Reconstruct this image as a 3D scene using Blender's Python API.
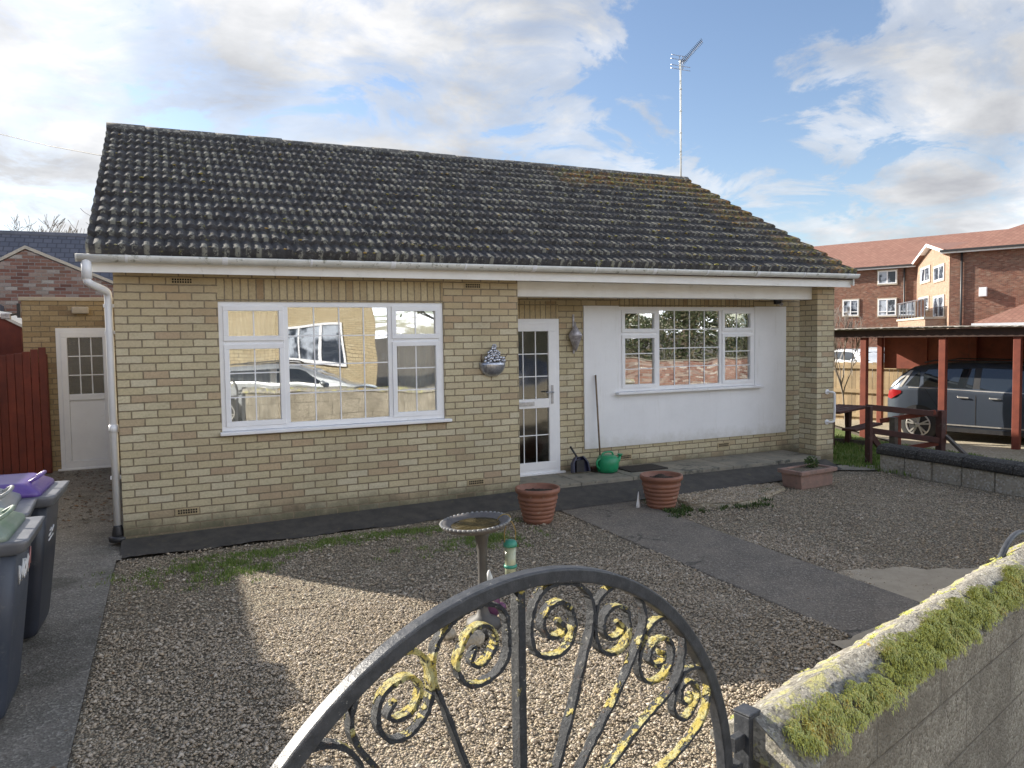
import bpy, bmesh, math, random
import numpy as np
from mathutils import Vector, Matrix
random.seed(7); np.random.seed(7)
R = math.radians; PI = math.pi
S = bpy.context.scene
for o in list(bpy.data.objects): bpy.data.objects.remove(o)

# ------------------------------------------------------------------ camera
CAM = Vector((0.44705, -7.93377, 1.84312)); FPX = 748.22
yaw, pitch, roll = 0.42973373, 0.0529448, -0.01452376
fw = Vector((math.sin(yaw)*math.cos(pitch), math.cos(yaw)*math.cos(pitch), -math.sin(pitch)))
rt = Vector((math.cos(yaw), -math.sin(yaw), 0)); up = rt.cross(fw)
c_, s_ = math.cos(roll), math.sin(roll)
rt, up = c_*rt + s_*up, -s_*rt + c_*up
cd = bpy.data.cameras.new('camera'); cam = bpy.data.objects.new('camera', cd); S.collection.objects.link(cam)
cam.matrix_world = Matrix(((rt.x, up.x, -fw.x, CAM.x), (rt.y, up.y, -fw.y, CAM.y), (rt.z, up.z, -fw.z, CAM.z), (0, 0, 0, 1)))
cd.sensor_width = 36; cd.lens = FPX/1024*36; cd.shift_y = -7/1024; cd.clip_start = .05; cd.clip_end = 3000
S.camera = cam
S.render.resolution_x, S.render.resolution_y = 1024, 768

# ------------------------------------------------------------------ light
SUN = Vector((-1.3, 1.65, 1.0)).normalized()
sun_el = math.asin(SUN.z); sun_az = math.atan2(SUN.x, SUN.y)
w = bpy.data.worlds.new('World'); S.world = w; w.use_nodes = True
nt = w.node_tree; nt.nodes.clear()
def N(nt, t, **k):
    n = nt.nodes.new(t)
    for a, b in k.items():
        if a.startswith('i_'):
            key = a[2:]; key = int(key) if key.isdigit() else key.replace('_', ' ')
            n.inputs[key].default_value = b
        else: setattr(n, a, b)
    return n
def ramp(nt, stops, interp='LINEAR'):
    n = nt.nodes.new('ShaderNodeValToRGB'); n.color_ramp.interpolation = interp
    e = n.color_ramp.elements
    while len(e) < len(stops): e.new(.5)
    for i, (p, c) in enumerate(stops):
        e[i].position = p; e[i].color = tuple(c)+(1,) if len(c) == 3 else c
    return n
def g(v): return (v, v, v)
L = nt.links.new
sky = N(nt, 'ShaderNodeTexSky', sky_type='NISHITA', sun_disc=False, sun_elevation=sun_el, sun_rotation=sun_az, air_density=1.0, dust_density=.6, ozone_density=1.4)
tc = N(nt, 'ShaderNodeTexCoord')
sep = N(nt, 'ShaderNodeSeparateXYZ'); L(tc.outputs['Generated'], sep.inputs[0])
def wm(op, a, b=None, clamp=False):
    n = nt.nodes.new('ShaderNodeMath'); n.operation = op; n.use_clamp = clamp
    for i, v in enumerate((a, b)):
        if v is None: continue
        if isinstance(v, (int, float)): n.inputs[i].default_value = v
        else: L(v, n.inputs[i])
    return n.outputs[0]
# clouds lie on a sheet overhead, flattened towards the horizon
zc = wm('ADD', wm('MAXIMUM', sep.outputs['Z'], 0.0), .22)
cx = wm('DIVIDE', sep.outputs['X'], zc); cy = wm('DIVIDE', sep.outputs['Y'], zc)
cmb = N(nt, 'ShaderNodeCombineXYZ'); L(cx, cmb.inputs[0]); L(cy, cmb.inputs[1])
def wnoise(scale, detail, rough, off, dist=0.0):
    m = N(nt, 'ShaderNodeMapping'); m.inputs['Location'].default_value = off; L(cmb.outputs[0], m.inputs[0])
    n = N(nt, 'ShaderNodeTexNoise', i_Scale=scale, i_Detail=detail, i_Roughness=rough, i_Distortion=dist); L(m.outputs[0], n.inputs['Vector'])
    return n.outputs['Fac']
def ray(u, v): return (rt*(u-512)/FPX - up*(v-377)/FPX + fw)
# banks of cloud and gaps of blue where the day had them
bias = None
for (u, v, width, amt) in [(60, 150, .26, .13), (300, 60, .28, .08), (500, 110, .26, .12), (660, 10, .12, -.05), (750, 120, .15, -.13), (850, 130, .12, -.08), (950, 30, .15, .16), (800, 180, .14, .04),
                           (960, 190, .22, .13), (560, 10, .12, -.07), (770, 210, .10, .06), (180, 60, .10, -.09), (340, 90, .07, -.07), (700, 60, .10, -.10), (900, 95, .10, -.06)]:
    d = ray(u, v).normalized()
    dp = N(nt, 'ShaderNodeVectorMath', operation='DISTANCE'); L(tc.outputs['Generated'], dp.inputs[0]); dp.inputs[1].default_value = d
    q = wm('DIVIDE', dp.outputs['Value'], width); gq = wm('MULTIPLY', wm('POWER', 2.718, wm('MULTIPLY', wm('MULTIPLY', q, q), -1.0)), amt)
    bias = gq if bias is None else wm('ADD', bias, gq)
n1 = wnoise(3.1, 11, .62, (3.3, 1.7, .4), .5); n1 = wm('ADD', n1, bias)
cov = ramp(nt, [(.47, g(0)), (.56, g(.6)), (.70, g(1))], 'EASE'); L(n1, cov.inputs[0])
n2 = wnoise(2.2, 7, .55, (3.2, 1.92, .9), .2)
n3 = wnoise(5.5, 6, .6, (1, 2, 3), .3)
shade = wm('ADD', wm('MULTIPLY', n2, .8), wm('MULTIPLY', n3, .2))
ccol = ramp(nt, [(.38, (3.5, 3.5, 3.55)), (.46, (2.85, 2.9, 3.0)), (.55, (2.35, 2.4, 2.5)), (.64, (1.9, 1.95, 2.1))]); L(shade, ccol.inputs[0])
# brighter round the sun
dps = N(nt, 'ShaderNodeVectorMath', operation='DOT_PRODUCT'); L(tc.outputs['Generated'], dps.inputs[0]); dps.inputs[1].default_value = SUN
glow = wm('ADD', .85, wm('MULTIPLY', wm('POWER', wm('MAXIMUM', dps.outputs['Value'], 0.0), 6.0), .25))
# unseen cloud opposite the sun, brightness added to fill the shaded house front
opp_boost = wm('MAXIMUM', wm('MULTIPLY', dps.outputs['Value'], -1.0), 0.0); glow = wm('ADD', glow, wm('MULTIPLY', opp_boost, 6.8)); n1 = wm('ADD', n1, wm('MULTIPLY', opp_boost, .12))
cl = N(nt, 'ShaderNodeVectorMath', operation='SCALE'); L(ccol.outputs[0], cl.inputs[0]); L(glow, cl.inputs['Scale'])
skm = N(nt, 'ShaderNodeVectorMath', operation='MULTIPLY'); L(sky.outputs[0], skm.inputs[0]); skm.inputs[1].default_value = (.56, .55, .57)
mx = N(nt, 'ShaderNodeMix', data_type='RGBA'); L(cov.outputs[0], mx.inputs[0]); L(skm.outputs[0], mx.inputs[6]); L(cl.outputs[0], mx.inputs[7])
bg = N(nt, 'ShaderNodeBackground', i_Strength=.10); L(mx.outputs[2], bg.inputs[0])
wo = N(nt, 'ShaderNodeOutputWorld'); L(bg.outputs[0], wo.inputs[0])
sl = bpy.data.lights.new('sun', 'SUN'); sl.energy = 3.2; sl.angle = R(.6); sl.color = (1, .93, .82)
so = bpy.data.objects.new('sun', sl); S.collection.objects.link(so); so.rotation_euler = (-SUN).to_track_quat('-Z', 'Y').to_euler()
so.location = (0, 0, 30)
S.view_settings.view_transform = 'Standard'; S.view_settings.look = 'None'; S.view_settings.gamma = 1
S.view_settings.use_curve_mapping = False
S.view_settings.exposure = 1.72

# ------------------------------------------------------------------ helpers
COL = S.collection
def tag(o, label=None, cat=None, group=None, kind=None):
    if label: o['label'] = label
    if cat: o['category'] = cat
    if group: o['group'] = group
    if kind: o['kind'] = kind
    return o
def thing(name, label, cat, loc=(0, 0, 0), rz=0, group=None):
    o = bpy.data.objects.new(name, None); COL.objects.link(o); o.location = loc; o.rotation_euler = (0, 0, rz); o.empty_display_size = .2
    return tag(o, label, cat, group)
def smooth_path(pts, n=6):
    P = [Vector(p) for p in pts]; out = []
    for i in range(len(P)-1):
        p0 = P[max(i-1, 0)]; p1 = P[i]; p2 = P[i+1]; p3 = P[min(i+2, len(P)-1)]
        for k in range(n):
            t = k/n
            out.append(.5*((2*p1)+(-p0+p2)*t+(2*p0-5*p1+4*p2-p3)*t*t+(-p0+3*p1-3*p2+p3)*t**3))
    out.append(P[-1]); return out
class MB:
    def __init__(s): s.v = []; s.f = []; s.uv = []; s.sm = []
    def face(s, vs, idx, sm=False, uv=None):
        b = len(s.v); s.v += [tuple(v) for v in vs]
        for k, f in enumerate(idx): s.f.append([b+i for i in f]); s.sm.append(sm)
        return b
    def quad(s, a, b, c, d, sm=False): s.face([a, b, c, d], [(0, 1, 2, 3)], sm); return s
    def poly(s, pts, thick=None):
        s.face(pts, [tuple(range(len(pts)))]); return s
    def box(s, x0, x1, y0, y1, z0, z1, M=None):
        v = [Vector((x, y, z)) for z in (z0, z1) for y in (y0, y1) for x in (x0, x1)]
        if M is not None: v = [M @ p for p in v]
        s.face(v, [(0, 2, 3, 1), (4, 5, 7, 6), (0, 1, 5, 4), (2, 6, 7, 3), (0, 4, 6, 2), (1, 3, 7, 5)]); return s
    def bar(s, a, b, w, h, upv=(0, 0, 1), M=None):
        a = Vector(a); b = Vector(b); d = (b-a).normalized(); u = Vector(upv); sd = d.cross(u).normalized(); u = sd.cross(d)
        v = []
        for p in (a, b):
            for i, j in ((-1, -1), (1, -1), (1, 1), (-1, 1)): v.append(p+sd*w/2*i+u*h/2*j)
        if M is not None: v = [M @ p for p in v]
        s.face(v, [(0, 1, 2, 3), (7, 6, 5, 4), (0, 4, 5, 1), (1, 5, 6, 2), (2, 6, 7, 3), (3, 7, 4, 0)]); return s
    def tube(s, pts, r, n=8, cap=True, closed=False):
        pts = [Vector(p) for p in pts]; m = len(pts); rr = r if isinstance(r, (list, tuple)) else [r]*m
        base = len(s.v); prev = None
        for i, p in enumerate(pts):
            d = (pts[min(i+1, m-1)]-pts[max(i-1, 0)])
            if closed: d = pts[(i+1) % m]-pts[i-1]
            d.normalize()
            if prev is None: a = d.orthogonal().normalized()
            else:
                a = prev-d*prev.dot(d); a = a.normalized() if a.length > 1e-6 else d.orthogonal().normalized()
            prev = a; b = d.cross(a)
            for k in range(n):
                t = 2*PI*k/n; s.v.append(tuple(p+(a*math.cos(t)+b*math.sin(t))*rr[i]))
        for i in range(m if closed else m-1):
            for k in range(n):
                j = (i+1) % m
                s.f.append([base+i*n+k, base+i*n+(k+1) % n, base+j*n+(k+1) % n, base+j*n+k]); s.sm.append(True)
        if cap and not closed:
            s.f.append([base+k for k in range(n)][::-1]); s.sm.append(False)
            s.f.append([base+(m-1)*n+k for k in range(n)]); s.sm.append(False)
        return s
    def strip(s, pts, t, dep, side=Vector((0, 1, 0))):
        """flat bar swept along a path lying in the xz plane"""
        pts = [Vector(p) for p in pts]; m = len(pts); base = len(s.v)
        t0, dep0 = t, dep
        for i, p in enumerate(pts):
            if t0 < .02: t = t0*random.uniform(.8, 1.35); dep = dep0*random.uniform(.88, 1.12)
            d = (pts[min(i+1, m-1)]-pts[max(i-1, 0)]).normalized(); nn = d.cross(side).normalized()
            for a, b in ((-1, -1), (1, -1), (1, 1), (-1, 1)): s.v.append(tuple(p+nn*t/2*a+side*dep/2*b))
        for i in range(m-1):
            for k in range(4):
                s.f.append([base+i*4+k, base+i*4+(k+1) % 4, base+(i+1)*4+(k+1) % 4, base+(i+1)*4+k]); s.sm.append(False)
        s.f.append([base, base+1, base+2, base+3]); s.f.append([base+(m-1)*4+k for k in (3, 2, 1, 0)]); s.sm += [False, False]
        return s
    def lathe(s, prof, n=32, c=(0, 0, 0), M=None):
        base = len(s.v); m = len(prof)
        for r_, z in prof:
            for k in range(n):
                t = 2*PI*k/n; p = Vector((c[0]+r_*math.cos(t), c[1]+r_*math.sin(t), c[2]+z)); s.v.append(tuple(M @ p if M is not None else p))
        for i in range(m-1):
            for k in range(n):
                s.f.append([base+i*n+k, base+i*n+(k+1) % n, base+(i+1)*n+(k+1) % n, base+(i+1)*n+k]); s.sm.append(True)
        s.f.append([base+k for k in range(n)][::-1]); s.sm.append(False)
        s.f.append([base+(m-1)*n+k for k in range(n)]); s.sm.append(False)
        return s
    def blob(s, c, r, sub=2, jit=.1, M=None):
        bm = bmesh.new(); bmesh.ops.create_icosphere(bm, subdivisions=sub, radius=1)
        vs = [Vector((c[0]+v.co.x*r[0]*(1+random.uniform(-jit, jit)), c[1]+v.co.y*r[1]*(1+random.uniform(-jit, jit)), c[2]+v.co.z*r[2]*(1+random.uniform(-jit, jit)))) for v in bm.verts]
        if M is not None: vs = [M @ v for v in vs]
        bm.verts.index_update()
        s.face(vs, [tuple(v.index for v in f.verts) for f in bm.faces], True); bm.free(); return s
    def extrude(s, poly, axis, a0, a1, M=None):
        """poly: list of 2-d points; axis 'y' -> (x,z), 'x' -> (y,z), 'z' -> (x,y)"""
        def P(p, a):
            v = {'y': (p[0], a, p[1]), 'x': (a, p[0], p[1]), 'z': (p[0], p[1], a)}[axis]; v = Vector(v); return M @ v if M is not None else v
        n = len(poly); v = [P(p, a0) for p in poly]+[P(p, a1) for p in poly]
        s.face(v, [tuple(range(n)), tuple(range(2*n-1, n-1, -1))]+[(i, i+n, (i+1) % n+n, (i+1) % n) for i in range(n)]); return s
    def build(s, name, m, parent=None, bevel=0, fix=True, loc=None, rz=None):
        me = bpy.data.meshes.new(name); me.from_pydata(s.v, [], s.f)
        me.polygons.foreach_set('use_smooth', s.sm)
        if fix:
            bm = bmesh.new(); bm.from_mesh(me); bmesh.ops.recalc_face_normals(bm, faces=bm.faces); bm.to_mesh(me); bm.free()
        uvl = me.uv_layers.new(name='UVMap')
        co = np.array([v.co[:] for v in me.vertices]); data = np.zeros((len(me.loops), 2))
        for p in me.polygons:
            n = p.normal; a = (abs(n.x), abs(n.y), abs(n.z)); k = a.index(max(a))
            ids = list(p.vertices); l = p.loop_start
            pr = (1, 2) if k == 0 else ((0, 2) if k == 1 else (0, 1))
            data[l:l+len(ids)] = co[ids][:, pr]
        uvl.data.foreach_set('uv', data.ravel())
        if m is not None: me.materials.append(m)
        o = bpy.data.objects.new(name, me); COL.objects.link(o)
        if parent is not None: o.parent = parent
        if loc is not None: o.location = loc
        if rz is not None: o.rotation_euler = (0, 0, rz)
        if bevel:
            b = o.modifiers.new('bevel', 'BEVEL'); b.width = bevel; b.segments = 2; b.limit_method = 'ANGLE'; b.angle_limit = R(40)
            b.harden_normals = False
        return o
def struct(o): o['kind'] = 'structure'; return o
def copy_tree(o, parent=None):
    c = o.copy(); COL.objects.link(c)
    if parent is not None: c.parent = parent
    for ch in list(o.children): copy_tree(ch, c)
    return c
def mesh_np(name, V, F, m, parent=None, smooth=False):
    V = np.asarray(V, dtype=np.float32); F = np.asarray(F, dtype=np.int32); k = F.shape[1]
    me = bpy.data.meshes.new(name); me.vertices.add(len(V)); me.vertices.foreach_set('co', V.ravel())
    me.loops.add(F.size); me.loops.foreach_set('vertex_index', F.ravel()); me.polygons.add(len(F))
    me.polygons.foreach_set('loop_start', np.arange(0, F.size, k, dtype=np.int32))
    if smooth: me.polygons.foreach_set('use_smooth', [True]*len(F))
    me.update(); me.validate(); me.materials.append(m)
    o = bpy.data.objects.new(name, me); COL.objects.link(o)
    if parent is not None: o.parent = parent
    return o

# ------------------------------------------------------------------ materials
def newmat(name):
    m = bpy.data.materials.new(name); m.use_nodes = True; t = m.node_tree; t.nodes.clear()
    p = t.nodes.new('ShaderNodeBsdfPrincipled'); o = t.nodes.new('ShaderNodeOutputMaterial'); t.links.new(p.outputs[0], o.inputs[0])
    return m, t, p, o
def mixc(t, fac, a, b):
    n = t.nodes.new('ShaderNodeMix'); n.data_type = 'RGBA'
    for i, v in ((0, fac), (6, a), (7, b)):
        if isinstance(v, (int, float)): n.inputs[i].default_value = v
        elif isinstance(v, tuple): n.inputs[i].default_value = tuple(v)+(1,) if len(v) == 3 else v
        else: t.links.new(v, n.inputs[i])
    return n.outputs[2]
def mth(t, op, a, b=None, clamp=False):
    n = t.nodes.new('ShaderNodeMath'); n.operation = op; n.use_clamp = clamp
    for i, v in enumerate((a, b)):
        if v is None: continue
        if isinstance(v, (int, float)): n.inputs[i].default_value = v
        else: t.links.new(v, n.inputs[i])
    return n.outputs[0]
def pos(t): return t.nodes.new('ShaderNodeNewGeometry').outputs['Position']
def noise(t, scale, detail=4, rough=.6, vec=None, off=None, dist=0):
    n = t.nodes.new('ShaderNodeTexNoise'); n.inputs['Scale'].default_value = scale; n.inputs['Detail'].default_value = detail
    n.inputs['Roughness'].default_value = rough; n.inputs['Distortion'].default_value = dist
    v = vec if vec is not None else pos(t)
    if off is not None:
        mp = t.nodes.new('ShaderNodeMapping'); mp.inputs['Location'].default_value = off if len(off) == 3 else off[:3]
        if len(off) == 6: mp.inputs['Scale'].default_value = off[3:]
        t.links.new(v, mp.inputs[0]); v = mp.outputs[0]
    t.links.new(v, n.inputs['Vector']); return n.outputs['Fac']
def thr(t, v, a, b):
    n = t.nodes.new('ShaderNodeMapRange'); n.interpolation_type = 'SMOOTHSTEP'; t.links.new(v, n.inputs[0]); n.inputs[1].default_value = a; n.inputs[2].default_value = b
    return n.outputs[0]
def bump(t, p, h, strength=.5, dist=.01):
    b = t.nodes.new('ShaderNodeBump'); b.inputs['Strength'].default_value = strength; b.inputs['Distance'].default_value = dist
    t.links.new(h, b.inputs['Height']); t.links.new(b.outputs[0], p.inputs['Normal'])
def simple(name, c1, c2=None, sc=8, rough=.6, metal=0, bmp=0, bsc=60, bdist=.004, spots=None, coat=0, isl=0):
    m, t, p, o = newmat(name); c2 = c2 or tuple(x*.75 for x in c1)
    f = thr(t, noise(t, sc, 6, .65), .3, .7); col = mixc(t, f, c1, c2)
    if spots: # (colour, scale, lo, hi)
        col = mixc(t, thr(t, noise(t, spots[1], 5, .7, off=(5, 3, 1)), spots[2], spots[3]), col, spots[0])
    if isl:
        rn = t.nodes.new('ShaderNodeNewGeometry').outputs['Random Per Island']; hv = t.nodes.new('ShaderNodeHueSaturation'); t.links.new(col, hv.inputs['Color'])
        gr = noise(t, 1.0, 6, .75, off=(0, 0, 0, 45, 45, 3)); t.links.new(mth(t, 'ADD', mth(t, 'ADD', mth(t, 'MULTIPLY', rn, isl), 1-isl*.6), mth(t, 'MULTIPLY', mth(t, 'SUBTRACT', gr, .5), .7)), hv.inputs['Value']); col = hv.outputs[0]
    t.links.new(col, p.inputs['Base Color']); p.inputs['Roughness'].default_value = rough; p.inputs['Metallic'].default_value = metal
    if coat: p.inputs['Coat Weight'].default_value = coat; p.inputs['Coat Roughness'].default_value = .05
    if bmp: bump(t, p, noise(t, bsc, 5, .7), bmp, bdist)
    return m
def brickmat(name, stops, mortar=(.27, .22, .15), bw=.225, rh=.075, ms=.0075, rot=False, stain=.25, bm_=.6, base_dirt=True, plain=False):
    m, t, p, o = newmat(name)
    uv = t.nodes.new('ShaderNodeUVMap').outputs[0]
    if rot:
        mp = t.nodes.new('ShaderNodeMapping'); mp.inputs['Rotation'].default_value = (0, 0, PI/2); t.links.new(uv, mp.inputs[0]); uv = mp.outputs[0]
    # wobble so that no joint is ruler straight
    b = t.nodes.new('ShaderNodeTexBrick'); b.offset = 0 if rot else .5; b.inputs['Scale'].default_value = 1; b.inputs['Mortar Size'].default_value = ms; b.inputs['Mortar Smooth'].default_value = .25
    b.inputs['Brick Width'].default_value = bw; b.inputs['Row Height'].default_value = rh
    b.inputs['Color1'].default_value = (0, 0, 0, 1); b.inputs['Color2'].default_value = (1, 1, 1, 1); b.inputs['Mortar'].default_value = (.5, .5, .5, 1)
    mo = t.nodes.new('ShaderNodeMapping'); mo.inputs['Location'].default_value = (0 if rot else .1125, 0, 0); t.links.new(uv, mo.inputs[0]); uv = mo.outputs[0]
    wob = t.nodes.new('ShaderNodeTexNoise'); wob.inputs['Scale'].default_value = 22; t.links.new(uv, wob.inputs['Vector'])
    va = t.nodes.new('ShaderNodeVectorMath'); va.operation = 'MULTIPLY_ADD'; t.links.new(wob.outputs['Color'], va.inputs[0]); va.inputs[1].default_value = g(.009); t.links.new(uv, va.inputs[2])
    t.links.new(va.outputs[0], b.inputs['Vector'])
    r = ramp(t, stops, 'LINEAR'); t.links.new(b.outputs['Color'], r.inputs[0])
    col = r.outputs[0]
    # within a brick and across the wall
    fine = noise(t, 45, 5, .7); hv = t.nodes.new('ShaderNodeHueSaturation'); t.links.new(col, hv.inputs['Color']); t.links.new(mth(t, 'ADD', mth(t, 'MULTIPLY', fine, .75), .62), hv.inputs['Value']); col = hv.outputs[0]
    col = mixc(t, mth(t, 'MULTIPLY', thr(t, noise(t, 11, 5, .7, off=(3, 9, 2, 1, 1, 2.4)), .52, .7), .5), col, tuple(x*.62 for x in stops[0][1]))
    if base_dirt:
        s2 = t.nodes.new('ShaderNodeSeparateXYZ'); t.links.new(pos(t), s2.inputs[0]); topz = thr(t, mth(t, 'ADD', s2.outputs['Z'], mth(t, 'MULTIPLY', noise(t, 2.5, 4), 1.2)), 2.2, 3.1)
        col = mixc(t, mth(t, 'MULTIPLY', topz, .55), col, (.44, .32, .18))
    col = mixc(t, mth(t, 'MULTIPLY', thr(t, noise(t, .9, 5, .65), .45, .75), stain), col, (.16, .15, .10))
    if base_dirt:
        sz = t.nodes.new('ShaderNodeSeparateXYZ'); t.links.new(pos(t), sz.inputs[0])
        hz = mth(t, 'ADD', sz.outputs['Z'], mth(t, 'MULTIPLY', noise(t, 3, 5, .7), .35))
        dirt = mth(t, 'SUBTRACT', 1.0, thr(t, hz, .16, .42)); col = mixc(t, mth(t, 'MULTIPLY', dirt, .78), col, (.055, .06, .04))
    mc = mixc(t, thr(t, noise(t, 20, 3), .3, .7), mortar, tuple(x*.7 for x in mortar))
    col = mixc(t, b.outputs['Fac'], col, mc)
    t.links.new(col, p.inputs['Base Color']); p.inputs['Roughness'].default_value = .88; p.inputs['Specular IOR Level'].default_value = .25
    h = mth(t, 'ADD', mth(t, 'SUBTRACT', 1.0, b.outputs['Fac']), mth(t, 'MULTIPLY', fine, .5)); bump(t, p, h, bm_, .006)
    return m
YB = [(.0, (.56, .485, .325)), (.2, (.50, .43, .275)), (.4, (.60, .54, .38)), (.55, (.53, .465, .305)), (.7, (.58, .525, .385)), (.82, (.49, .41, .265)), (.93, (.45, .345, .235)), (1, (.51, .40, .26))]
M = {}
M['brick'] = brickmat('yellow_brick', YB)
M['soldier'] = brickmat('yellow_soldier_brick', [(0, (.50, .40, .24)), (.3, (.44, .35, .21)), (.6, (.54, .45, .28)), (.85, (.34, .24, .14)), (1, (.42, .33, .19))], rot=True, base_dirt=False)
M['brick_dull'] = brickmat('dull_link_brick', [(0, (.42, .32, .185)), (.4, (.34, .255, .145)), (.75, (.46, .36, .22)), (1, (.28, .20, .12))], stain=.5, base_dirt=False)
M['opp_brick'] = brickmat('golden_brick', [(0, (.50, .42, .27)), (.5, (.44, .36, .23)), (1, (.53, .46, .31))], base_dirt=False)
RB = [(0, (.25, .105, .07)), (.3, (.18, .075, .055)), (.55, (.30, .15, .105)), (.8, (.14, .065, .05)), (1, (.32, .20, .15))]
M['red_brick'] = brickmat('red_brick', RB, mortar=(.25, .21, .17), base_dirt=False, stain=.2)
M['old_red'] = brickmat('weathered_red_brick', [(0, (.22, .10, .075)), (.3, (.30, .17, .13)), (.5, (.16, .075, .06)), (.65, (.48, .43, .38)), (.75, (.25, .11, .08)), (1, (.36, .28, .23))], mortar=(.33, .30, .27), base_dirt=False, stain=.4)
M['upvc'] = simple('white_upvc', (.87, .88, .90), (.80, .81, .84), sc=3, rough=.3, spots=((.55, .54, .50), 7, .62, .85))
M['pvc_dirty'] = simple('weathered_white_plastic', (.76, .76, .73), (.64, .64, .60), sc=5, rough=.4, spots=((.24, .24, .18), 12, .55, .70))
M['fascia'] = simple('cream_fascia_paint', (.86, .85, .82), (.80, .78, .74), sc=4, rough=.5, spots=((.42, .40, .33), 6, .6, .85), bmp=.1)
def rendermat():
    m, t, p, o = newmat('white_smooth_render'); col = mixc(t, thr(t, noise(t, 1.6, 6, .7), .35, .7), (.84, .85, .87), (.78, .79, .81))
    sz = t.nodes.new('ShaderNodeSeparateXYZ'); t.links.new(pos(t), sz.inputs[0]); st_ = noise(t, 4, 5, .7, off=(0, 0, 0, 3.5, 1, .35))
    col = mixc(t, mth(t, 'MULTIPLY', thr(t, st_, .55, .75), .25), col, (.52, .51, .46))
    sp_ = mth(t, 'SUBTRACT', 1.0, thr(t, mth(t, 'ADD', sz.outputs['Z'], mth(t, 'MULTIPLY', noise(t, 9, 5, .7), .3)), .45, .68)); col = mixc(t, mth(t, 'MULTIPLY', sp_, .45), col, (.45, .43, .36))
    t.links.new(col, p.inputs['Base Color']); p.inputs['Roughness'].default_value = .6; bump(t, p, noise(t, 30, 6, .7), .25, .004); return m
M['render'] = rendermat()
M['vent'] = simple('buff_terracotta', (.50, .40, .24), rough=.8); M['dark'] = simple('dark_void', (.02, .018, .016), rough=.9)
M['black_plastic'] = simple('black_plastic', (.025, .025, .028), (.04, .04, .042), rough=.45)
M['bitumen'] = simple('bitumen_strip', (.050, .047, .045), (.085, .078, .068), sc=7, rough=.85, bmp=.6, bsc=90, spots=((.10, .09, .06), 12, .58, .7))
M['slab'] = simple('concrete_slab', (.30, .27, .21), (.19, .18, .15), sc=3, rough=.9, bmp=.5, bsc=70, spots=((.09, .09, .075), 6, .52, .68))
M['pale_concrete'] = simple('pale_concrete', (.46, .39, .29), (.37, .31, .225), sc=6, rough=.9, bmp=.5, bsc=80, spots=((.16, .13, .09), 40, .63, .7))
M['terracotta'] = simple('brown_plastic_pot', (.30, .13, .08), (.22, .10, .065), sc=9, rough=.55, spots=((.36, .26, .2), 16, .6, .75), bmp=.1)
M['trough'] = simple('dusty_pink_trough', (.34, .21, .17), (.24, .16, .13), sc=8, rough=.8, spots=((.18, .15, .12), 10, .5, .7), bmp=.2)
M['soil'] = simple('potting_soil', (.035, .025, .018), (.07, .05, .035), sc=30, rough=.95, bmp=1, bsc=60, bdist=.02)
M['can'] = simple('green_plastic', (.015, .30, .13), (.02, .24, .11), rough=.35)
M['navy'] = simple('navy_plastic', (.018, .022, .06), (.03, .03, .07), rough=.4)
M['wood'] = simple('broom_wood', (.22, .16, .10), (.14, .10, .07), sc=20, rough=.7)
M['mat'] = simple('rubber_mat', (.05, .042, .035), (.03, .026, .022), sc=12, rough=.95, bmp=.8, bsc=160)
M['steel'] = simple('dull_steel', (.55, .57, .63), (.36, .37, .42), sc=30, rough=.32, metal=.85, bmp=.3, bsc=40)
M['lantern'] = simple('tarnished_white_metal', (.55, .53, .56), (.30, .28, .30), sc=25, rough=.4, metal=.3)
M['redwood'] = simple('red_wood_stain', (.235, .055, .028), (.165, .036, .02), sc=5, rough=.65, bmp=.3, bsc=30, spots=((.10, .03, .02), 3, .55, .8))
M['redfence'] = simple('red_brown_fence_stain', (.20, .035, .018), (.13, .022, .014), sc=4, rough=.55, bmp=.3, bsc=30, spots=((.26, .07, .04), 2, .55, .8), isl=.4)
M['darkwood'] = simple('dark_red_brown_wood', (.085, .03, .022), (.05, .022, .018), sc=7, rough=.75, bmp=.4, bsc=40, spots=((.15, .13, .11), 5, .6, .72))
M['greywood'] = simple('weathered_grey_wood', (.17, .145, .12), (.10, .085, .075), sc=12, rough=.85, bmp=.5, bsc=50)
M['pine'] = simple('pale_fence_boards', (.42, .32, .19), (.33, .24, .14), sc=3, rough=.8, bmp=.3, bsc=30, spots=((.20, .14, .08), 3, .6, .8), isl=.4)
M['iron'] = None
M['tyre'] = simple('tyre_rubber', (.02, .02, .02), (.03, .03, .03), rough=.8)
M['alloy'] = simple('silver_alloy', (.62, .60, .56), (.5, .48, .45), rough=.35, metal=.6)
M['tin'] = simple('felt_roof_edge', (.30, .27, .24), (.20, .18, .16), sc=6, rough=.8, bmp=.4, spots=((.55, .52, .46), 5, .55, .65))
M['carport_dark'] = simple('dark_beam', (.065, .032, .022), (.05, .026, .02), rough=.7)
M['pantile'] = simple('orange_clay_tiles', (.36, .15, .09), (.29, .115, .07), sc=1.5, rough=.8)
M['slate'] = simple('blue_grey_slate', (.075, .08, .10), (.11, .11, .135), sc=2, rough=.6, bmp=.3, bsc=12, bdist=.03)
M['stonecap'] = simple('cast_stone', (.55, .48, .38), (.45, .40, .32), rough=.8)
M['bark'] = simple('grey_bark', (.16, .13, .10), (.10, .085, .065), sc=20, rough=.9)
M['palebark'] = simple('pale_bark', (.33, .29, .25), (.24, .20, .17), sc=20, rough=.9)
M['interior'] = simple('interior_paint', (.30, .27, .22), rough=.9); M['carpet'] = simple('brown_carpet', (.10, .07, .05), rough=.95)
M['curtain'] = simple('cream_curtain', (.82, .80, .74), (.76, .73, .66), rough=.9)
M['net'] = simple('grey_curtain', (.40, .41, .40), rough=.9)
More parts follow.
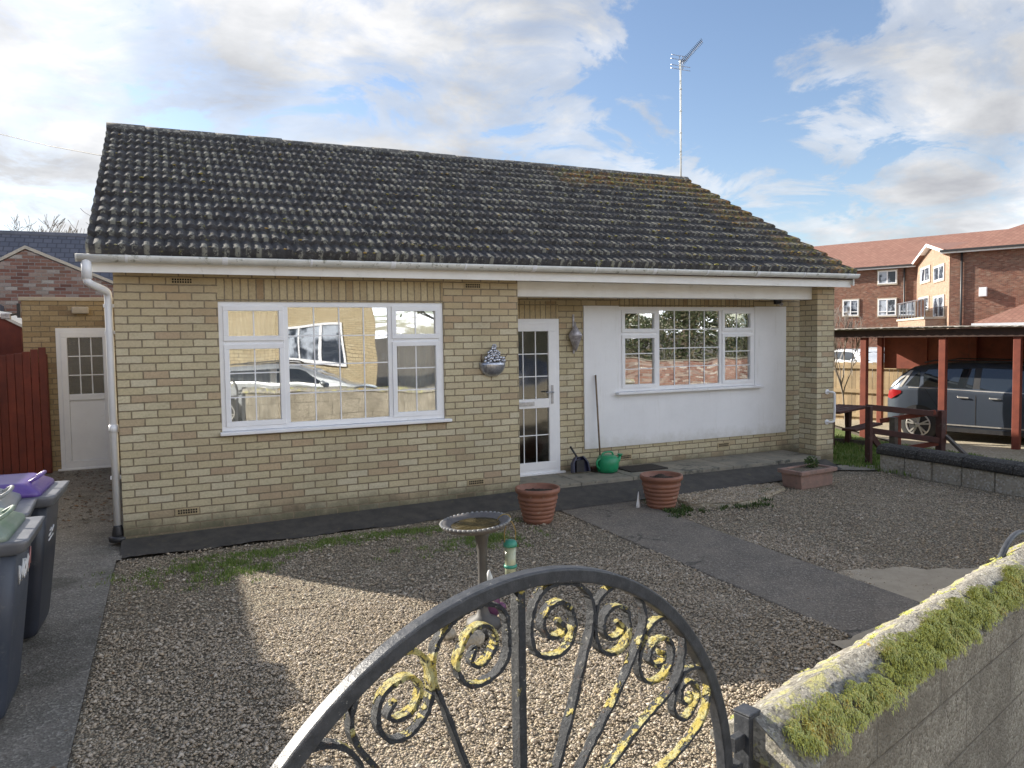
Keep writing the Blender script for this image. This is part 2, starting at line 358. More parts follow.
M['red_lamp'] = simple('red_lamp_lens', (.32, .02, .02), (.25, .01, .015), rough=.12)
M['leaf_dark'] = simple('evergreen_leaf', (.03, .055, .02), (.055, .08, .03), sc=3, rough=.7)
M['asphalt'] = simple('road_asphalt', (.055, .055, .058), (.075, .073, .07), sc=3, rough=.9, bmp=.4, bsc=120)
M['white_paint'] = simple('white_marks', (.8, .8, .8), rough=.5)
M['pink_paint'] = simple('pink_mark', (.5, .25, .25), rough=.5)

def glass(name, fac=.42, tint=.8, rough=.0, wob=.05, wsc=1.3):
    m, t, p, o = newmat(name); t.nodes.remove(p)
    tr = N(t, 'ShaderNodeBsdfTransparent'); tr.inputs[0].default_value = (tint, tint*1.01, tint, 1)
    gl = N(t, 'ShaderNodeBsdfGlossy', i_Roughness=rough); gl.inputs[0].default_value = (.95, .97, 1, 1)
    b = t.nodes.new('ShaderNodeBump'); b.inputs['Strength'].default_value = wob; b.inputs['Distance'].default_value = .06; t.links.new(noise(t, wsc, 1, .4), b.inputs['Height']); t.links.new(b.outputs[0], gl.inputs['Normal'])
    fr = N(t, 'ShaderNodeFresnel', i_IOR=1.5); f = mth(t, 'ADD', mth(t, 'MULTIPLY', fr.outputs[0], 1.0), fac, clamp=True)
    mx = N(t, 'ShaderNodeMixShader'); t.links.new(f, mx.inputs[0]); t.links.new(tr.outputs[0], mx.inputs[1]); t.links.new(gl.outputs[0], mx.inputs[2]); t.links.new(mx.outputs[0], o.inputs[0])
    return m
M['glass'] = glass('window_glass', .27, .92, wob=.09)
M['obscure'] = glass('obscured_door_glass', .12, .25, rough=.10, wob=.12, wsc=3)
M['obscure_dull'] = glass('hammered_side_door_glass', .05, .45, rough=.35, wob=.1, wsc=3)
M['far_glass'] = glass('far_window_glass', .35, .5)
def opaque_glass(name, c=(.02, .025, .03)):
    m, t, p, o = newmat(name); p.inputs['Base Color'].default_value = c+(1,); p.inputs['Roughness'].default_value = .03; p.inputs['Specular IOR Level'].default_value = .9; return m
M['car_glass'] = opaque_glass('tinted_car_glass')
def carpaint(name, c, metal=.5):
    m, t, p, o = newmat(name); p.inputs['Base Color'].default_value = c+(1,); p.inputs['Metallic'].default_value = metal; p.inputs['Roughness'].default_value = .38
    p.inputs['Coat Weight'].default_value = .8; p.inputs['Coat Roughness'].default_value = .04; bump(t, p, noise(t, 600, 2), .02, .001); return m
M['paint_grey'] = carpaint('slate_blue_car_paint', (.075, .092, .125)); M['paint_silver'] = carpaint('silver_car_paint', (.42, .44, .45)); M['paint_white'] = carpaint('white_car_paint', (.75, .76, .76), 0)
M['paint_blue'] = carpaint('blue_car_paint', (.02, .06, .20))
# binned plastics
M['bin_body'] = simple('charcoal_blue_bin', (.040, .052, .075), (.055, .065, .088), sc=4, rough=.45, bmp=.15, bsc=200, spots=((.13, .135, .14), 9, .56, .72))
M['bin_body2'] = simple('near_black_bin', (.022, .026, .036), (.032, .036, .05), sc=4, rough=.42, spots=((.08, .08, .085), 6, .62, .8))
M['lid_purple'] = simple('purple_lid', (.12, .06, .30), (.16, .11, .30), sc=7, rough=.35, spots=((.42, .40, .5), 10, .62, .85))
M['lid_green'] = simple('faded_green_lid', (.17, .25, .17), (.26, .31, .25), sc=6, rough=.45, spots=((.42, .45, .42), 9, .58, .8))
M['lid_grey'] = simple('grey_lid', (.25, .26, .25), (.33, .34, .33), sc=7, rough=.4)
M['lid_grey2'] = simple('slate_rim_plastic', (.12, .125, .14), (.18, .185, .2), sc=7, rough=.4)

def island(t): return t.nodes.new('ShaderNodeNewGeometry').outputs['Random Per Island']
def mat_island(name, stops, rough=.85, sub=0, bmpv=0):
    m, t, p, o = newmat(name); r = ramp(t, stops); t.links.new(island(t), r.inputs[0]); t.links.new(r.outputs[0], p.inputs['Base Color']); p.inputs['Roughness'].default_value = rough
    p.inputs['Specular IOR Level'].default_value = .3
    return m
M['pebble'] = mat_island('gravel_pebbles', [(0, (.42, .34, .24)), (.25, (.50, .42, .32)), (.45, (.32, .255, .18)), (.65, (.54, .46, .36)), (.82, (.38, .325, .26)), (.95, (.64, .57, .47)), (1, (.24, .19, .14))])
M['grass_blade'] = mat_island('grass_blades', [(0, (.09, .16, .03)), (.5, (.15, .23, .05)), (.85, (.22, .28, .08)), (1, (.34, .33, .14))])
M['weed'] = mat_island('weed_leaves', [(0, (.035, .07, .02)), (.6, (.07, .11, .03)), (1, (.14, .16, .06))])
M['moss0'] = mat_island('yellow_green_moss', [(0, (.36, .38, .08)), (.25, (.50, .47, .11)), (.5, (.33, .41, .16)), (.7, (.55, .55, .30)), (.85, (.58, .42, .06)), (1, (.24, .30, .09))])
m, t, p, o = newmat('mossy_strands'); r = ramp(t, [(0, (.22, .24, .06)), (.28, (.58, .55, .09)), (.5, (.42, .48, .15)), (.7, (.70, .67, .24)), (.85, (.68, .50, .07)), (1, (.38, .24, .09))])
t.links.new(mth(t, 'ADD', mth(t, 'MULTIPLY', noise(t, 7, 3, .6), 1.6), mth(t, 'SUBTRACT', mth(t, 'MULTIPLY', island(t), .5), .55)), r.inputs[0]); t.links.new(r.outputs[0], p.inputs['Base Color']); p.inputs['Roughness'].default_value = .8; M['moss'] = m
M['leaf'] = mat_island('hedge_leaves', [(0, (.035, .05, .022)), (.5, (.06, .08, .035)), (.8, (.11, .10, .06)), (1, (.16, .13, .08))])

def gravelmat():
    m, t, p, o = newmat('gravel_bed'); ps = pos(t)
    v = N(t, 'ShaderNodeTexVoronoi', i_Scale=62.0); t.links.new(ps, v.inputs['Vector'])
    sp = t.nodes.new('ShaderNodeSeparateColor'); t.links.new(v.outputs['Color'], sp.inputs[0])
    r = ramp(t, [(0, (.19, .155, .10)), (.3, (.37, .305, .21)), (.6, (.27, .225, .155)), (.85, (.49, .43, .32)), (1, (.60, .55, .43))]); t.links.new(sp.outputs[0], r.inputs[0])
    col = mixc(t, mth(t, 'MULTIPLY', thr(t, v.outputs['Distance'], .35, .7), .8), r.outputs[0], (.07, .055, .04))
    col = mixc(t, mth(t, 'MULTIPLY', thr(t, noise(t, 1.1, 6, .7), .5, .72), .55), col, (.13, .105, .07))
    t.links.new(col, p.inputs['Base Color']); p.inputs['Roughness'].default_value = .9
    bump(t, p, mth(t, 'SUBTRACT', 1.0, v.outputs['Distance']), .9, .02); return m
M['gravel'] = gravelmat()
def speckled(name, c1, c2, spk, sc=120, crack=None, lo=.6, bstr=.6, damp=None):
    m, t, p, o = newmat(name); col = mixc(t, thr(t, noise(t, 2.4, 7, .7), .3, .7), c1, c2)
    v = N(t, 'ShaderNodeTexVoronoi', i_Scale=float(sc)); t.links.new(pos(t), v.inputs['Vector']); sp = t.nodes.new('ShaderNodeSeparateColor'); t.links.new(v.outputs['Color'], sp.inputs[0])
    col = mixc(t, mth(t, 'MULTIPLY', thr(t, sp.outputs[0], lo, 1.0), .8), col, spk)
    col = mixc(t, mth(t, 'MULTIPLY', mth(t, 'SUBTRACT', 1.0, thr(t, sp.outputs[1], 0.0, .3)), .5), col, tuple(x*.5 for x in c2))
    if crack:
        vc = N(t, 'ShaderNodeTexVoronoi', feature='DISTANCE_TO_EDGE', i_Scale=crack); mp = N(t, 'ShaderNodeMapping'); t.links.new(pos(t), mp.inputs[0]); t.links.new(mp.outputs[0], vc.inputs['Vector'])
        nz = noise(t, 14, 4, .7); d = mth(t, 'ADD', vc.outputs['Distance'], mth(t, 'MULTIPLY', mth(t, 'SUBTRACT', nz, .5), .28))
        col = mixc(t, mth(t, 'MULTIPLY', mth(t, 'SUBTRACT', 1.0, thr(t, d, 0.0, .02)), mth(t, 'MULTIPLY', thr(t, noise(t, 1.7, 3, .5, off=(3, 3, 3)), .48, .6), .6)), col, (.03, .03, .028))
    if damp: col = mixc(t, mth(t, 'MULTIPLY', thr(t, noise(t, 1.5, 6, .7, off=(9, 2, 0)), .45, .7), damp[1]), col, damp[0])
    t.links.new(col, p.inputs['Base Color']); p.inputs['Roughness'].default_value = .9; bump(t, p, mth(t, 'ADD', v.outputs['Distance'], noise(t, 50, 5)), bstr, .008); return m
M['path'] = speckled('worn_asphalt_path', (.225, .193, .152), (.15, .13, .107), (.34, .30, .25), 95, crack=1.3)
M['drive'] = speckled('old_concrete_drive', (.235, .215, .185), (.17, .157, .135), (.38, .36, .31), 80, damp=((.07, .065, .05), .7))
M['soilground'] = speckled('earth_and_stone', (.15, .12, .085), (.10, .085, .06), (.3, .27, .22), 60)
M['palegravel'] = speckled('pale_parking_gravel', (.40, .34, .25), (.30, .26, .17), (.52, .47, .38), 40)
M['stoneblock'] = speckled('rough_stone_block', (.42, .38, .31), (.30, .27, .215), (.5, .47, .42), 45, bstr=1)
M['coping_dark'] = speckled('blackened_coping', (.055, .05, .045), (.035, .033, .03), (.12, .115, .10), 60, bstr=1)
def streetwallmat():
    m, t, p, o = newmat('dashed_block_wall'); uv = t.nodes.new('ShaderNodeUVMap').outputs[0]
    b = t.nodes.new('ShaderNodeTexBrick'); b.inputs['Scale'].default_value = 1; b.inputs['Mortar Size'].default_value = .006; b.inputs['Brick Width'].default_value = .45; b.inputs['Row Height'].default_value = .225; b.inputs['Mortar Smooth'].default_value = .6
    t.links.new(uv, b.inputs['Vector'])
    v = N(t, 'ShaderNodeTexVoronoi', i_Scale=110.0); t.links.new(pos(t), v.inputs['Vector']); sp = t.nodes.new('ShaderNodeSeparateColor'); t.links.new(v.outputs['Color'], sp.inputs[0])
    r = ramp(t, [(0, (.22, .19, .145)), (.3, (.38, .34, .265)), (.7, (.44, .40, .32)), (1, (.60, .55, .45))]); t.links.new(sp.outputs[0], r.inputs[0])
    col = mixc(t, thr(t, noise(t, 3, 6, .7), .35, .75), r.outputs[0], (.22, .195, .15)); col = mixc(t, mth(t, 'MULTIPLY', b.outputs['Fac'], .45), col, (.20, .175, .14))
    t.links.new(col, p.inputs['Base Color']); p.inputs['Roughness'].default_value = .95
    bump(t, p, mth(t, 'ADD', mth(t, 'SUBTRACT', noise(t, 90, 4, .7), mth(t, 'MULTIPLY', b.outputs['Fac'], .7)), mth(t, 'MULTIPLY', v.outputs['Distance'], -.6)), .9, .012); return m
M['streetwall'] = streetwallmat()
def copingmat():
    m, t, p, o = newmat('lichened_coping_stone')
    col = mixc(t, thr(t, noise(t, 7, 6, .7), .35, .65), (.44, .41, .35), (.27, .25, .21))
    col = mixc(t, thr(t, noise(t, 30, 5, .7, off=(2, 2, 2)), .56, .62), col, (.60, .58, .50))
    vv = N(t, 'ShaderNodeTexVoronoi', i_Scale=140.0); t.links.new(pos(t), vv.inputs['Vector']); sv = t.nodes.new('ShaderNodeSeparateColor'); t.links.new(vv.outputs['Color'], sv.inputs[0])
    col = mixc(t, mth(t, 'MULTIPLY', thr(t, sv.outputs[0], .55, 1.0), .7), col, (.66, .62, .53)); col = mixc(t, mth(t, 'MULTIPLY', thr(t, sv.outputs[1], .6, 1.0), .7), col, (.13, .12, .10))
    col = mixc(t, thr(t, noise(t, 9, 6, .8, off=(7, 1, 3)), .53, .60), col, (.55, .52, .24))
    col = mixc(t, thr(t, noise(t, 5, 6, .75, off=(1, 8, 3)), .60, .68), col, (.62, .36, .04))
    t.links.new(col, p.inputs['Base Color']); p.inputs['Roughness'].default_value = .95; bump(t, p, noise(t, 55, 6, .75), 1, .02); return m
M['coping'] = copingmat()
def ironmat():
    m, t, p, o = newmat('flaking_black_iron_with_lichen')
    col = mixc(t, thr(t, noise(t, 40, 5, .7), .4, .7), (.030, .033, .038), (.060, .064, .07))
    col = mixc(t, thr(t, noise(t, 75, 6, .75, off=(3, 3, 3)), .60, .66), col, (.30, .29, .26))
    gn = t.nodes.new('ShaderNodeSeparateXYZ'); t.links.new(t.nodes.new('ShaderNodeNewGeometry').outputs['Normal'], gn.inputs[0])
    f = thr(t, mth(t, 'ADD', noise(t, 9, 5, .65, off=(4, 7, 1.3)), mth(t, 'MULTIPLY', gn.outputs['Z'], .10)), .565, .60); f2 = thr(t, noise(t, 120, 4, .7), .36, .5)
    ly = mixc(t, thr(t, noise(t, 60, 3, .6), .4, .65), (.55, .43, .08), (.52, .49, .24)); col = mixc(t, mth(t, 'MULTIPLY', f, f2), col, ly)
    rust = thr(t, noise(t, 26, 6, .75, off=(9, 1, 6)), .60, .66); col = mixc(t, mth(t, 'MULTIPLY', rust, .7), col, (.12, .06, .035))
    t.links.new(col, p.inputs['Base Color']); p.inputs['Roughness'].default_value = .5
    h = mth(t, 'ADD', noise(t, 55, 6, .8), mth(t, 'MULTIPLY', f, .8)); bump(t, p, h, .9, .010); return m
M['lichen_iron'] = ironmat()
M['iron'] = simple('painted_black_iron', (.035, .038, .043), (.07, .073, .08), sc=35, rough=.42, bmp=.5, bsc=60, spots=((.28, .27, .24), 90, .66, .7))
def lawnmat():
    m, t, p, o = newmat('lawn_ground'); col = mixc(t, thr(t, noise(t, 6, 6, .7), .3, .7), (.10, .16, .03), (.16, .20, .055)); t.links.new(col, p.inputs['Base Color']); p.inputs['Roughness'].default_value = .95; bump(t, p, noise(t, 80, 4), 1, .03); return m
M['lawn'] = lawnmat()
PITCH = .098; GA = .298
def tilemat():
    m, t, p, o = newmat('dark_concrete_roof_tiles'); uv = t.nodes.new('ShaderNodeUVMap').outputs[0]; ps = pos(t)
    sx = t.nodes.new('ShaderNodeSeparateXYZ'); t.links.new(uv, sx.inputs[0]); sw = t.nodes.new('ShaderNodeSeparateXYZ'); t.links.new(ps, sw.inputs[0])
    U, V = sx.outputs[0], sx.outputs[1]
    base = mixc(t, thr(t, noise(t, 3, 5, .6), .3, .7), (.036, .033, .032), (.060, .055, .051))
    # each tile a little different
    wn = t.nodes.new('ShaderNodeTexWhiteNoise'); wn.noise_dimensions = '2D'; cb = t.nodes.new('ShaderNodeCombineXYZ')
    t.links.new(mth(t, 'FLOOR', mth(t, 'DIVIDE', U, PITCH*3)), cb.inputs[0]); t.links.new(mth(t, 'FLOOR', mth(t, 'DIVIDE', V, GA)), cb.inputs[1]); t.links.new(cb.outputs[0], wn.inputs['Vector'])
    base = mixc(t, mth(t, 'MULTIPLY', wn.outputs['Value'], .6), base, (.065, .062, .066))
    base = mixc(t, mth(t, 'MULTIPLY', thr(t, noise(t, 14, 6, .75, off=(6, 6, 1)), .5, .62), .5), base, (.10, .10, .10))
    crest = mth(t, 'ADD', mth(t, 'MULTIPLY', mth(t, 'COSINE', mth(t, 'MULTIPLY', U, 2*PI/PITCH)), .5), .5)
    fv = mth(t, 'FRACT', mth(t, 'DIVIDE', V, GA)); low = mth(t, 'SUBTRACT', 1.0, thr(t, fv, .05, .95))
    wh = t.nodes.new('ShaderNodeTexWhiteNoise'); wh.noise_dimensions = '2D'; ch = t.nodes.new('ShaderNodeCombineXYZ'); t.links.new(mth(t, 'FLOOR', mth(t, 'ADD', mth(t, 'DIVIDE', U, PITCH), .5)), ch.inputs[0]); t.links.new(mth(t, 'FLOOR', mth(t, 'DIVIDE', V, GA)), ch.inputs[1]); t.links.new(ch.outputs[0], wh.inputs['Vector'])
    lm = mth(t, 'MULTIPLY', thr(t, crest, .35, .75), thr(t, low, .42, .8))
    lichen = mth(t, 'MULTIPLY', lm, thr(t, mth(t, 'ADD', noise(t, 24, 5, .8), mth(t, 'MULTIPLY', mth(t, 'SUBTRACT', wh.outputs['Value'], .5), .22)), .49, .57))
    col = mixc(t, mth(t, 'MULTIPLY', lichen, .85), base, (.26, .25, .205))
    # ochre and green moss, thickest towards the right hand end and along the top
    rgt = thr(t, sw.outputs[0], 7.3, 9.4); top = mth(t, 'MULTIPLY', thr(t, sw.outputs[2], 3.9, 4.7), thr(t, sw.outputs[0], 4.5, 8.2))
    reg = mth(t, 'ADD', mth(t, 'MULTIPLY', noise(t, 1.1, 4, .6, off=(2, 5, 1)), .6), mth(t, 'MULTIPLY', mth(t, 'MAXIMUM', mth(t, 'MULTIPLY', rgt, .75), top), .36))
    mm = mth(t, 'MULTIPLY', thr(t, reg, .42, .60), thr(t, noise(t, 14, 5, .75, off=(1, 4, 4)), .44, .56))
    mc = mixc(t, thr(t, noise(t, 5, 4, .6), .4, .6), (.20, .18, .05), (.27, .13, .045))
    col = mixc(t, mth(t, 'MULTIPLY', mm, .9), col, mc)
    sp = thr(t, noise(t, 9, 6, .8, off=(8, 1, 4)), .60, .65); col = mixc(t, mth(t, 'MULTIPLY', sp, .75), col, (.20, .19, .07))
    t.links.new(col, p.inputs['Base Color']); p.inputs['Roughness'].default_value = .78; p.inputs['Specular IOR Level'].default_value = .3
    bump(t, p, noise(t, 60, 6, .75), .9, .010); return m
M['tile'] = tilemat()
M['ridge'] = simple('mortared_ridge_tiles', (.12, .11, .10), (.08, .075, .07), sc=6, rough=.85, bmp=.8, bsc=35, spots=((.33, .31, .26), 22, .5, .62))
def facade_tile(name, c1, c2, pu=.3, pv=.3):
    m, t, p, o = newmat(name); uv = t.nodes.new('ShaderNodeUVMap').outputs[0]
    b = t.nodes.new('ShaderNodeTexBrick'); b.inputs['Scale'].default_value = 1; b.inputs['Mortar Size'].default_value = .03; b.inputs['Brick Width'].default_value = pu; b.inputs['Row Height'].default_value = pv; b.inputs['Mortar Smooth'].default_value = 1
    b.inputs['Color1'].default_value = c1+(1,); b.inputs['Color2'].default_value = c2+(1,); b.inputs['Mortar'].default_value = tuple(x*.55 for x in c1)+(1,)
    t.links.new(uv, b.inputs['Vector']); col = mixc(t, mth(t, 'MULTIPLY', thr(t, noise(t, .5, 4), .4, .7), .3), b.outputs['Color'], tuple(x*.6 for x in c1)); t.links.new(col, p.inputs['Base Color']); p.inputs['Roughness'].default_value = .8; return m
M['claytile'] = facade_tile('clay_roof_tiles', (.29, .15, .11), (.24, .115, .085)); M['slatetile'] = facade_tile('slate_roof', (.085, .09, .115), (.12, .12, .145), .25, .2)

# ------------------------------------------------------------------ ground
E1 = Vector((math.sin(R(74)), math.cos(R(74)), 0)); E2 = Vector((-E1.y, E1.x, 0))   # along the street, away from the street
def gz(x, y):
    z = -.1
    if x > 9.3: z = -.1-.05*min(x-9.3, 4.2)
    if x > 13.5: z -= .033*min(x-13.5, 7)
    if x < -.02: z = -.1+.1*max(0, min(1, (y+.5)/4.6))
    return z
mb = MB(); xs = [-600, -60, -20, -8, -3, -.5, -.04, 0.0, 4, 9.3, 11, 13.5, 17, 20.5, 40, 90, 700]; ys = [-600, -80, -30, -12, -6, -1.5, -.5, .8, 2, 4.6, 8, 20, 60, 200, 900]
vid = {}
for i, x in enumerate(xs):
    for j, y in enumerate(ys): vid[i, j] = len(mb.v); mb.v.append((x, y, gz(x, y)-.02))
for i in range(len(xs)-1):
    for j in range(len(ys)-1): mb.f.append([vid[i, j], vid[i+1, j], vid[i+1, j+1], vid[i, j+1]]); mb.sm.append(False)
struct(mb.build('ground', M['soilground']))
def sheet(name, poly, z, m, zf=None):
    mb = MB(); mb.poly([(x, y, (zf(x, y) if zf else z)) for x, y in poly]); return struct(mb.build(name, m))
# gravel bed (the wall line bounds it)
WP = Vector((1.7084, -6.5822, 0))      # start of the street wall ridge, beside the gate
def on_wall(s, off=0): p = WP+E1*s-E2*off; return (p.x, p.y)
sheet('gravel', [(-.04, -.55), (-.04, -6.95), on_wall(0, -.1), on_wall(8.0, -.1), (9.4, -4), (9.4, -.1), (8.9, -.1), (4.1, -.35)], -.094, M['gravel'])
def rag(pts, n=6, a=.03):
    out = []
    for i in range(len(pts)):
        p, q = Vector(pts[i]), Vector(pts[(i+1) % len(pts)])
        for k in range(n): r_ = p.lerp(q, k/n); out.append((r_.x+random.uniform(-a, a), r_.y+random.uniform(-a, a)))
    return out
mb = MB()   # side drive of old concrete, rising towards the side door
mb.quad((-3, -.5, -.084), (-.04, -.5, -.084), (-.04, -9, -.088), (-3, -9, -.088)); mb.quad((-3, 4.7, .012), (0, 4.7, .012), (0, -.5, -.084), (-3, -.5, -.084))
struct(mb.build('driveway', M['drive']))
PATH = [(4.33, -.62), (4.325, -4.55), (4.33, -5.9), (5.27, -5.65), (5.25, -4.36), (5.28, -2.4), (5.34, -.62)]
mb = MB(); mb.extrude(PATH, 'z', -.12, -.078); struct(mb.build('path', M['path'], bevel=.01))
# bitumen strips along the foot of the walls
mb = MB(); pr = rag([(0, -.46), (4.17, -.42)], 12, .015)[:13]
n = 90; ye = [-.43+.03*math.sin(k*.31)+random.uniform(-.018, .018) for k in range(n+1)]
for k in range(n):
    x0, x1 = -.02+4.19*k/n, -.02+4.19*(k+1)/n; w0, w1 = .055*x0/4.2, .055*x1/4.2
    mb.quad((x0, ye[k], -.090), (x1, ye[k+1], -.090), (x1, -.28, -.068+w1*.4), (x0, -.28, -.068+w0*.4)); mb.quad((x0, -.28, -.068+w0*.4), (x1, -.28, -.068+w1*.4), (x1, .02, -.02+w1), (x0, .02, -.02+w0))
struct(mb.build('bitumen_edging', M['bitumen']))
mb = MB(); ap = [(4.17, -.72), (5.0, -.70), (5.6, -.66), (6.3, -.64), (7.0, -.62), (7.7, -.59), (8.3, -.55), (9.0, -.38)]
for (xa, ya), (xb, yb) in zip(ap, ap[1:]):
    mb.quad((xa, ya, -.074), (xb, yb, -.074), (xb, -.088, .028), (xa, -.088, .028))
struct(mb.build('bitumen_apron', M['bitumen']))
sheet('pale_concrete_pad', rag([(5.27, -3.62), (5.8, -3.72), (6.2, -4.0), (6.9, -4.2), (7.3, -4.6), (6.8, -5.05), (5.28, -5.5)], 4, .05), -.082, M['pale_concrete'])
sheet('concrete_threshold', rag([(4.1, -4.62), (4.32, -4.62), (5.3, -4.45), (5.3, -5.7), (4.0, -5.95)], 3, .02), -.074, M['pale_concrete'])
mb = MB(); mb.extrude(rag([(5.75, -.72), (6.6, -.70), (7.45, -.72), (7.3, -1.0), (6.6, -1.35), (6.1, -1.42), (5.72, -1.2)], 4, .03), 'z', -.12, -.06); struct(mb.build('sandy_bed', M['palegravel'], bevel=.02))
# porch slabs
mb = MB(); xx = [4.17, 4.95, 5.7, 6.5, 7.3, 8.1, 8.9]
for i in range(6): mb.box(xx[i]+.004, xx[i+1]-.004, -.09, .65, -.11, .07+random.uniform(-.003, .003))
struct(mb.build('porch_paving', M['slab'], bevel=.008))
# right of the house: lawn, apron, parking
sheet('lawn', [(9.24, .1), (9.7, -.6), (12.6, -1.6), (12.9, .8), (13.0, 2.6), (14.5, 5), (11, 9), (9.24, 9)], 0, M['lawn'], lambda x, y: gz(x, y)+.02)
sheet('edging_slab', [(8.92, -.12), (9.3, -.12), (9.7, -.45), (9.35, -.66), (8.95, -.42)], -.075, M['slab'])
sheet('parking_gravel', [(9.7, -1.75), (11.2, -1.3), (12.3, -.7), (12.5, 1.2), (14.8, 5.2), (21, 12), (40, 12), (40, -10), (9.7, -10)], 0, M['palegravel'], lambda x, y: gz(x, y)+.03)
# the street
def sp(s, off, z): p = WP+E1*s-E2*off; return (p.x, p.y, z)
mb = MB(); mb.quad(sp(-60, .12, -.095), sp(90, .12, -.095), sp(90, 1.9, -.095), sp(-60, 1.9, -.095)); struct(mb.build('pavement', M['slab']))
mb = MB(); mb.box(-60, 90, -.06, .06, -.25, -.09, Matrix.Translation(Vector(sp(0, 1.96, 0))) @ Matrix.Rotation(R(16), 4, 'Z')); struct(mb.build('kerb', M['slab'], bevel=.01))
mb = MB(); mb.quad(sp(-60, 2.02, -.112), sp(90, 2.02, -.112), sp(90, 9.0, -.112), sp(-60, 9.0, -.112)); struct(mb.build('road', M['asphalt']))

# loose stones over the gravel bed: far too many to count
def in_poly(x, y, poly):
    ins = np.zeros(len(x), bool); j = len(poly)-1
    for i in range(len(poly)):
        xi, yi = poly[i]; xj, yj = poly[j]
        c = ((yi > y) != (yj > y)) & (x < (xj-xi)*(y-yi)/(yj-yi+1e-12)+xi); ins ^= c; j = i
    return ins
def pebbles(name, n, x0, x1, y0, y1, keep, size, z, m, label):
    x = np.random.uniform(x0, x1, n); y = np.random.uniform(y0, y1, n); k = keep(x, y); x, y = x[k], y[k]; n = len(x)
    base = np.array([(1, 0, 0), (-1, 0, 0), (0, 1, 0), (0, -1, 0), (0, 0, 1), (0, 0, -1)], float)
    fc = np.array([(0, 2, 4), (2, 1, 4), (1, 3, 4), (3, 0, 4), (2, 0, 5), (1, 2, 5), (3, 1, 5), (0, 3, 5)])
    s = np.random.lognormal(-.35, .42, (n, 1, 1)).clip(.3, 2.3)*size*np.random.uniform(.6, 1.3, (n, 1, 3)); s[:, :, 2] *= .62
    v = base[None]*s*(1+np.random.uniform(-.25, .25, (n, 6, 3)))
    a = np.random.uniform(0, 2*PI, n); ca, sa = np.cos(a)[:, None], np.sin(a)[:, None]
    X = v[:, :, 0]*ca-v[:, :, 1]*sa; Y = v[:, :, 0]*sa+v[:, :, 1]*ca; Z = v[:, :, 2]+(np.random.uniform(-.3, .3, n)*X.T/ (size))*0 .__class__(1) if False else v[:, :, 2]
    tx = np.random.uniform(-.5, .5, (n, 1)); Z = Z+X*tx
    rel = (.007*np.sin(x*3.1+1.7*np.sin(y*1.3))*np.cos(y*2.6+np.sin(x*2.2))+.004*np.sin(x*9+y*7)+.005)[:, None]
    V = np.stack([X+x[:, None], Y+y[:, None], Z+z+rel+np.random.uniform(0, size*.35, (n, 1))], -1).reshape(-1, 3)
    F = (fc[None]+np.arange(n)[:, None, None]*6).reshape(-1, 3)
    return tag(mesh_np(name, V, F, m), label, 'gravel', kind='stuff')
wl = WP-(-E2)*.0
def keep_gravel(x, y):
    s = (x-WP.x)*E2.x+(y-WP.y)*E2.y
    k = (s > .16) & ~in_poly(x, y, PATH) & (x > -.02) & (x < 9.35)
    k &= ~((x > 4.15) & (y > -.74)) & ~((x < 4.2) & (y > -.42-.12*np.random.rand(len(x))))
    k &= ~(in_poly(x, y, [(5.27, -3.72), (5.8, -3.8), (6.2, -4.05), (6.9, -4.3), (7.2, -4.6), (6.8, -5.0), (5.28, -5.5)]) & (np.random.rand(len(x)) > .05))
    k &= ~in_poly(x, y, [(4.1, -4.62), (5.3, -4.45), (5.3, -5.7), (4.0, -5.95)])
    return k
pebbles('loose_gravel', 115000, -.04, 5.8, -6.9, -2.4, keep_gravel, .0082, -.090, M['pebble'], 'loose tan and grey gravel covering the front garden')
pebbles('bed_gravel', 5000, 5.7, 7.5, -1.5, -.7, lambda x, y: in_poly(x, y, [(5.75, -.72), (6.6, -.70), (7.45, -.72), (7.3, -1.0), (6.6, -1.35), (6.1, -1.42), (5.72, -1.2)]), .0115, -.058, M['pebble'], 'pale gravel heaped in the small bed right of the second pot')
pebbles('gravel_beyond', 60000, -.04, 9.3, -5, -.5, keep_gravel, .0095, -.090, M['pebble'], 'gravel further back between the path and the low stone wall')
V = []; F = []
def litter(n, x0, x1, y0, y1, zf, sz):
    for _ in range(n):
        x, y = random.uniform(x0, x1), random.uniform(y0, y1); a = random.uniform(0, 6.3); s_2 = sz*random.uniform(.5, 1.2); z = zf(x, y)+random.uniform(.002, .01); i = len(V); ca, sa = math.cos(a)*s_2, math.sin(a)*s_2
        V.extend([(x-ca, y-sa, z), (x+sa*.45, y-ca*.45, z+s_2*.3), (x+ca, y+sa, z+s_2*.15), (x-sa*.45, y+ca*.45, z+.002)]); F.append((i, i+1, i+2, i+3))
litter(150, -.1, 5.5, -6.2, -.6, lambda x, y: -.078, .016); litter(60, 5.5, 9.2, -4.5, -.8, lambda x, y: -.078, .016); litter(700, -1.4, -.05, .9, 4.4, lambda x, y: -.084+.096*(y+.5)/5.2, .026); litter(60, -1.2, -.05, -4, .6, lambda x, y: -.082, .014)
tag(mesh_np('leaf_litter', V, F, mat_island('dead_leaves', [(0, (.10, .05, .025)), (.5, (.18, .10, .05)), (.8, (.07, .045, .03)), (1, (.28, .17, .08))])), 'dead brown leaves scattered on the gravel and in the side alley', 'leaves', kind='stuff')
# strays on the drive and path
pebbles('stray_stones', 900, -1.2, 5.4, -6, -.6, lambda x, y: (in_poly(x, y, PATH) & (np.random.rand(len(x)) < .25)) | ((x < -.04) & (np.random.rand(len(x)) < .4)), .007, -.076, M['pebble'], 'stray stones scattered on the asphalt path and the drive')

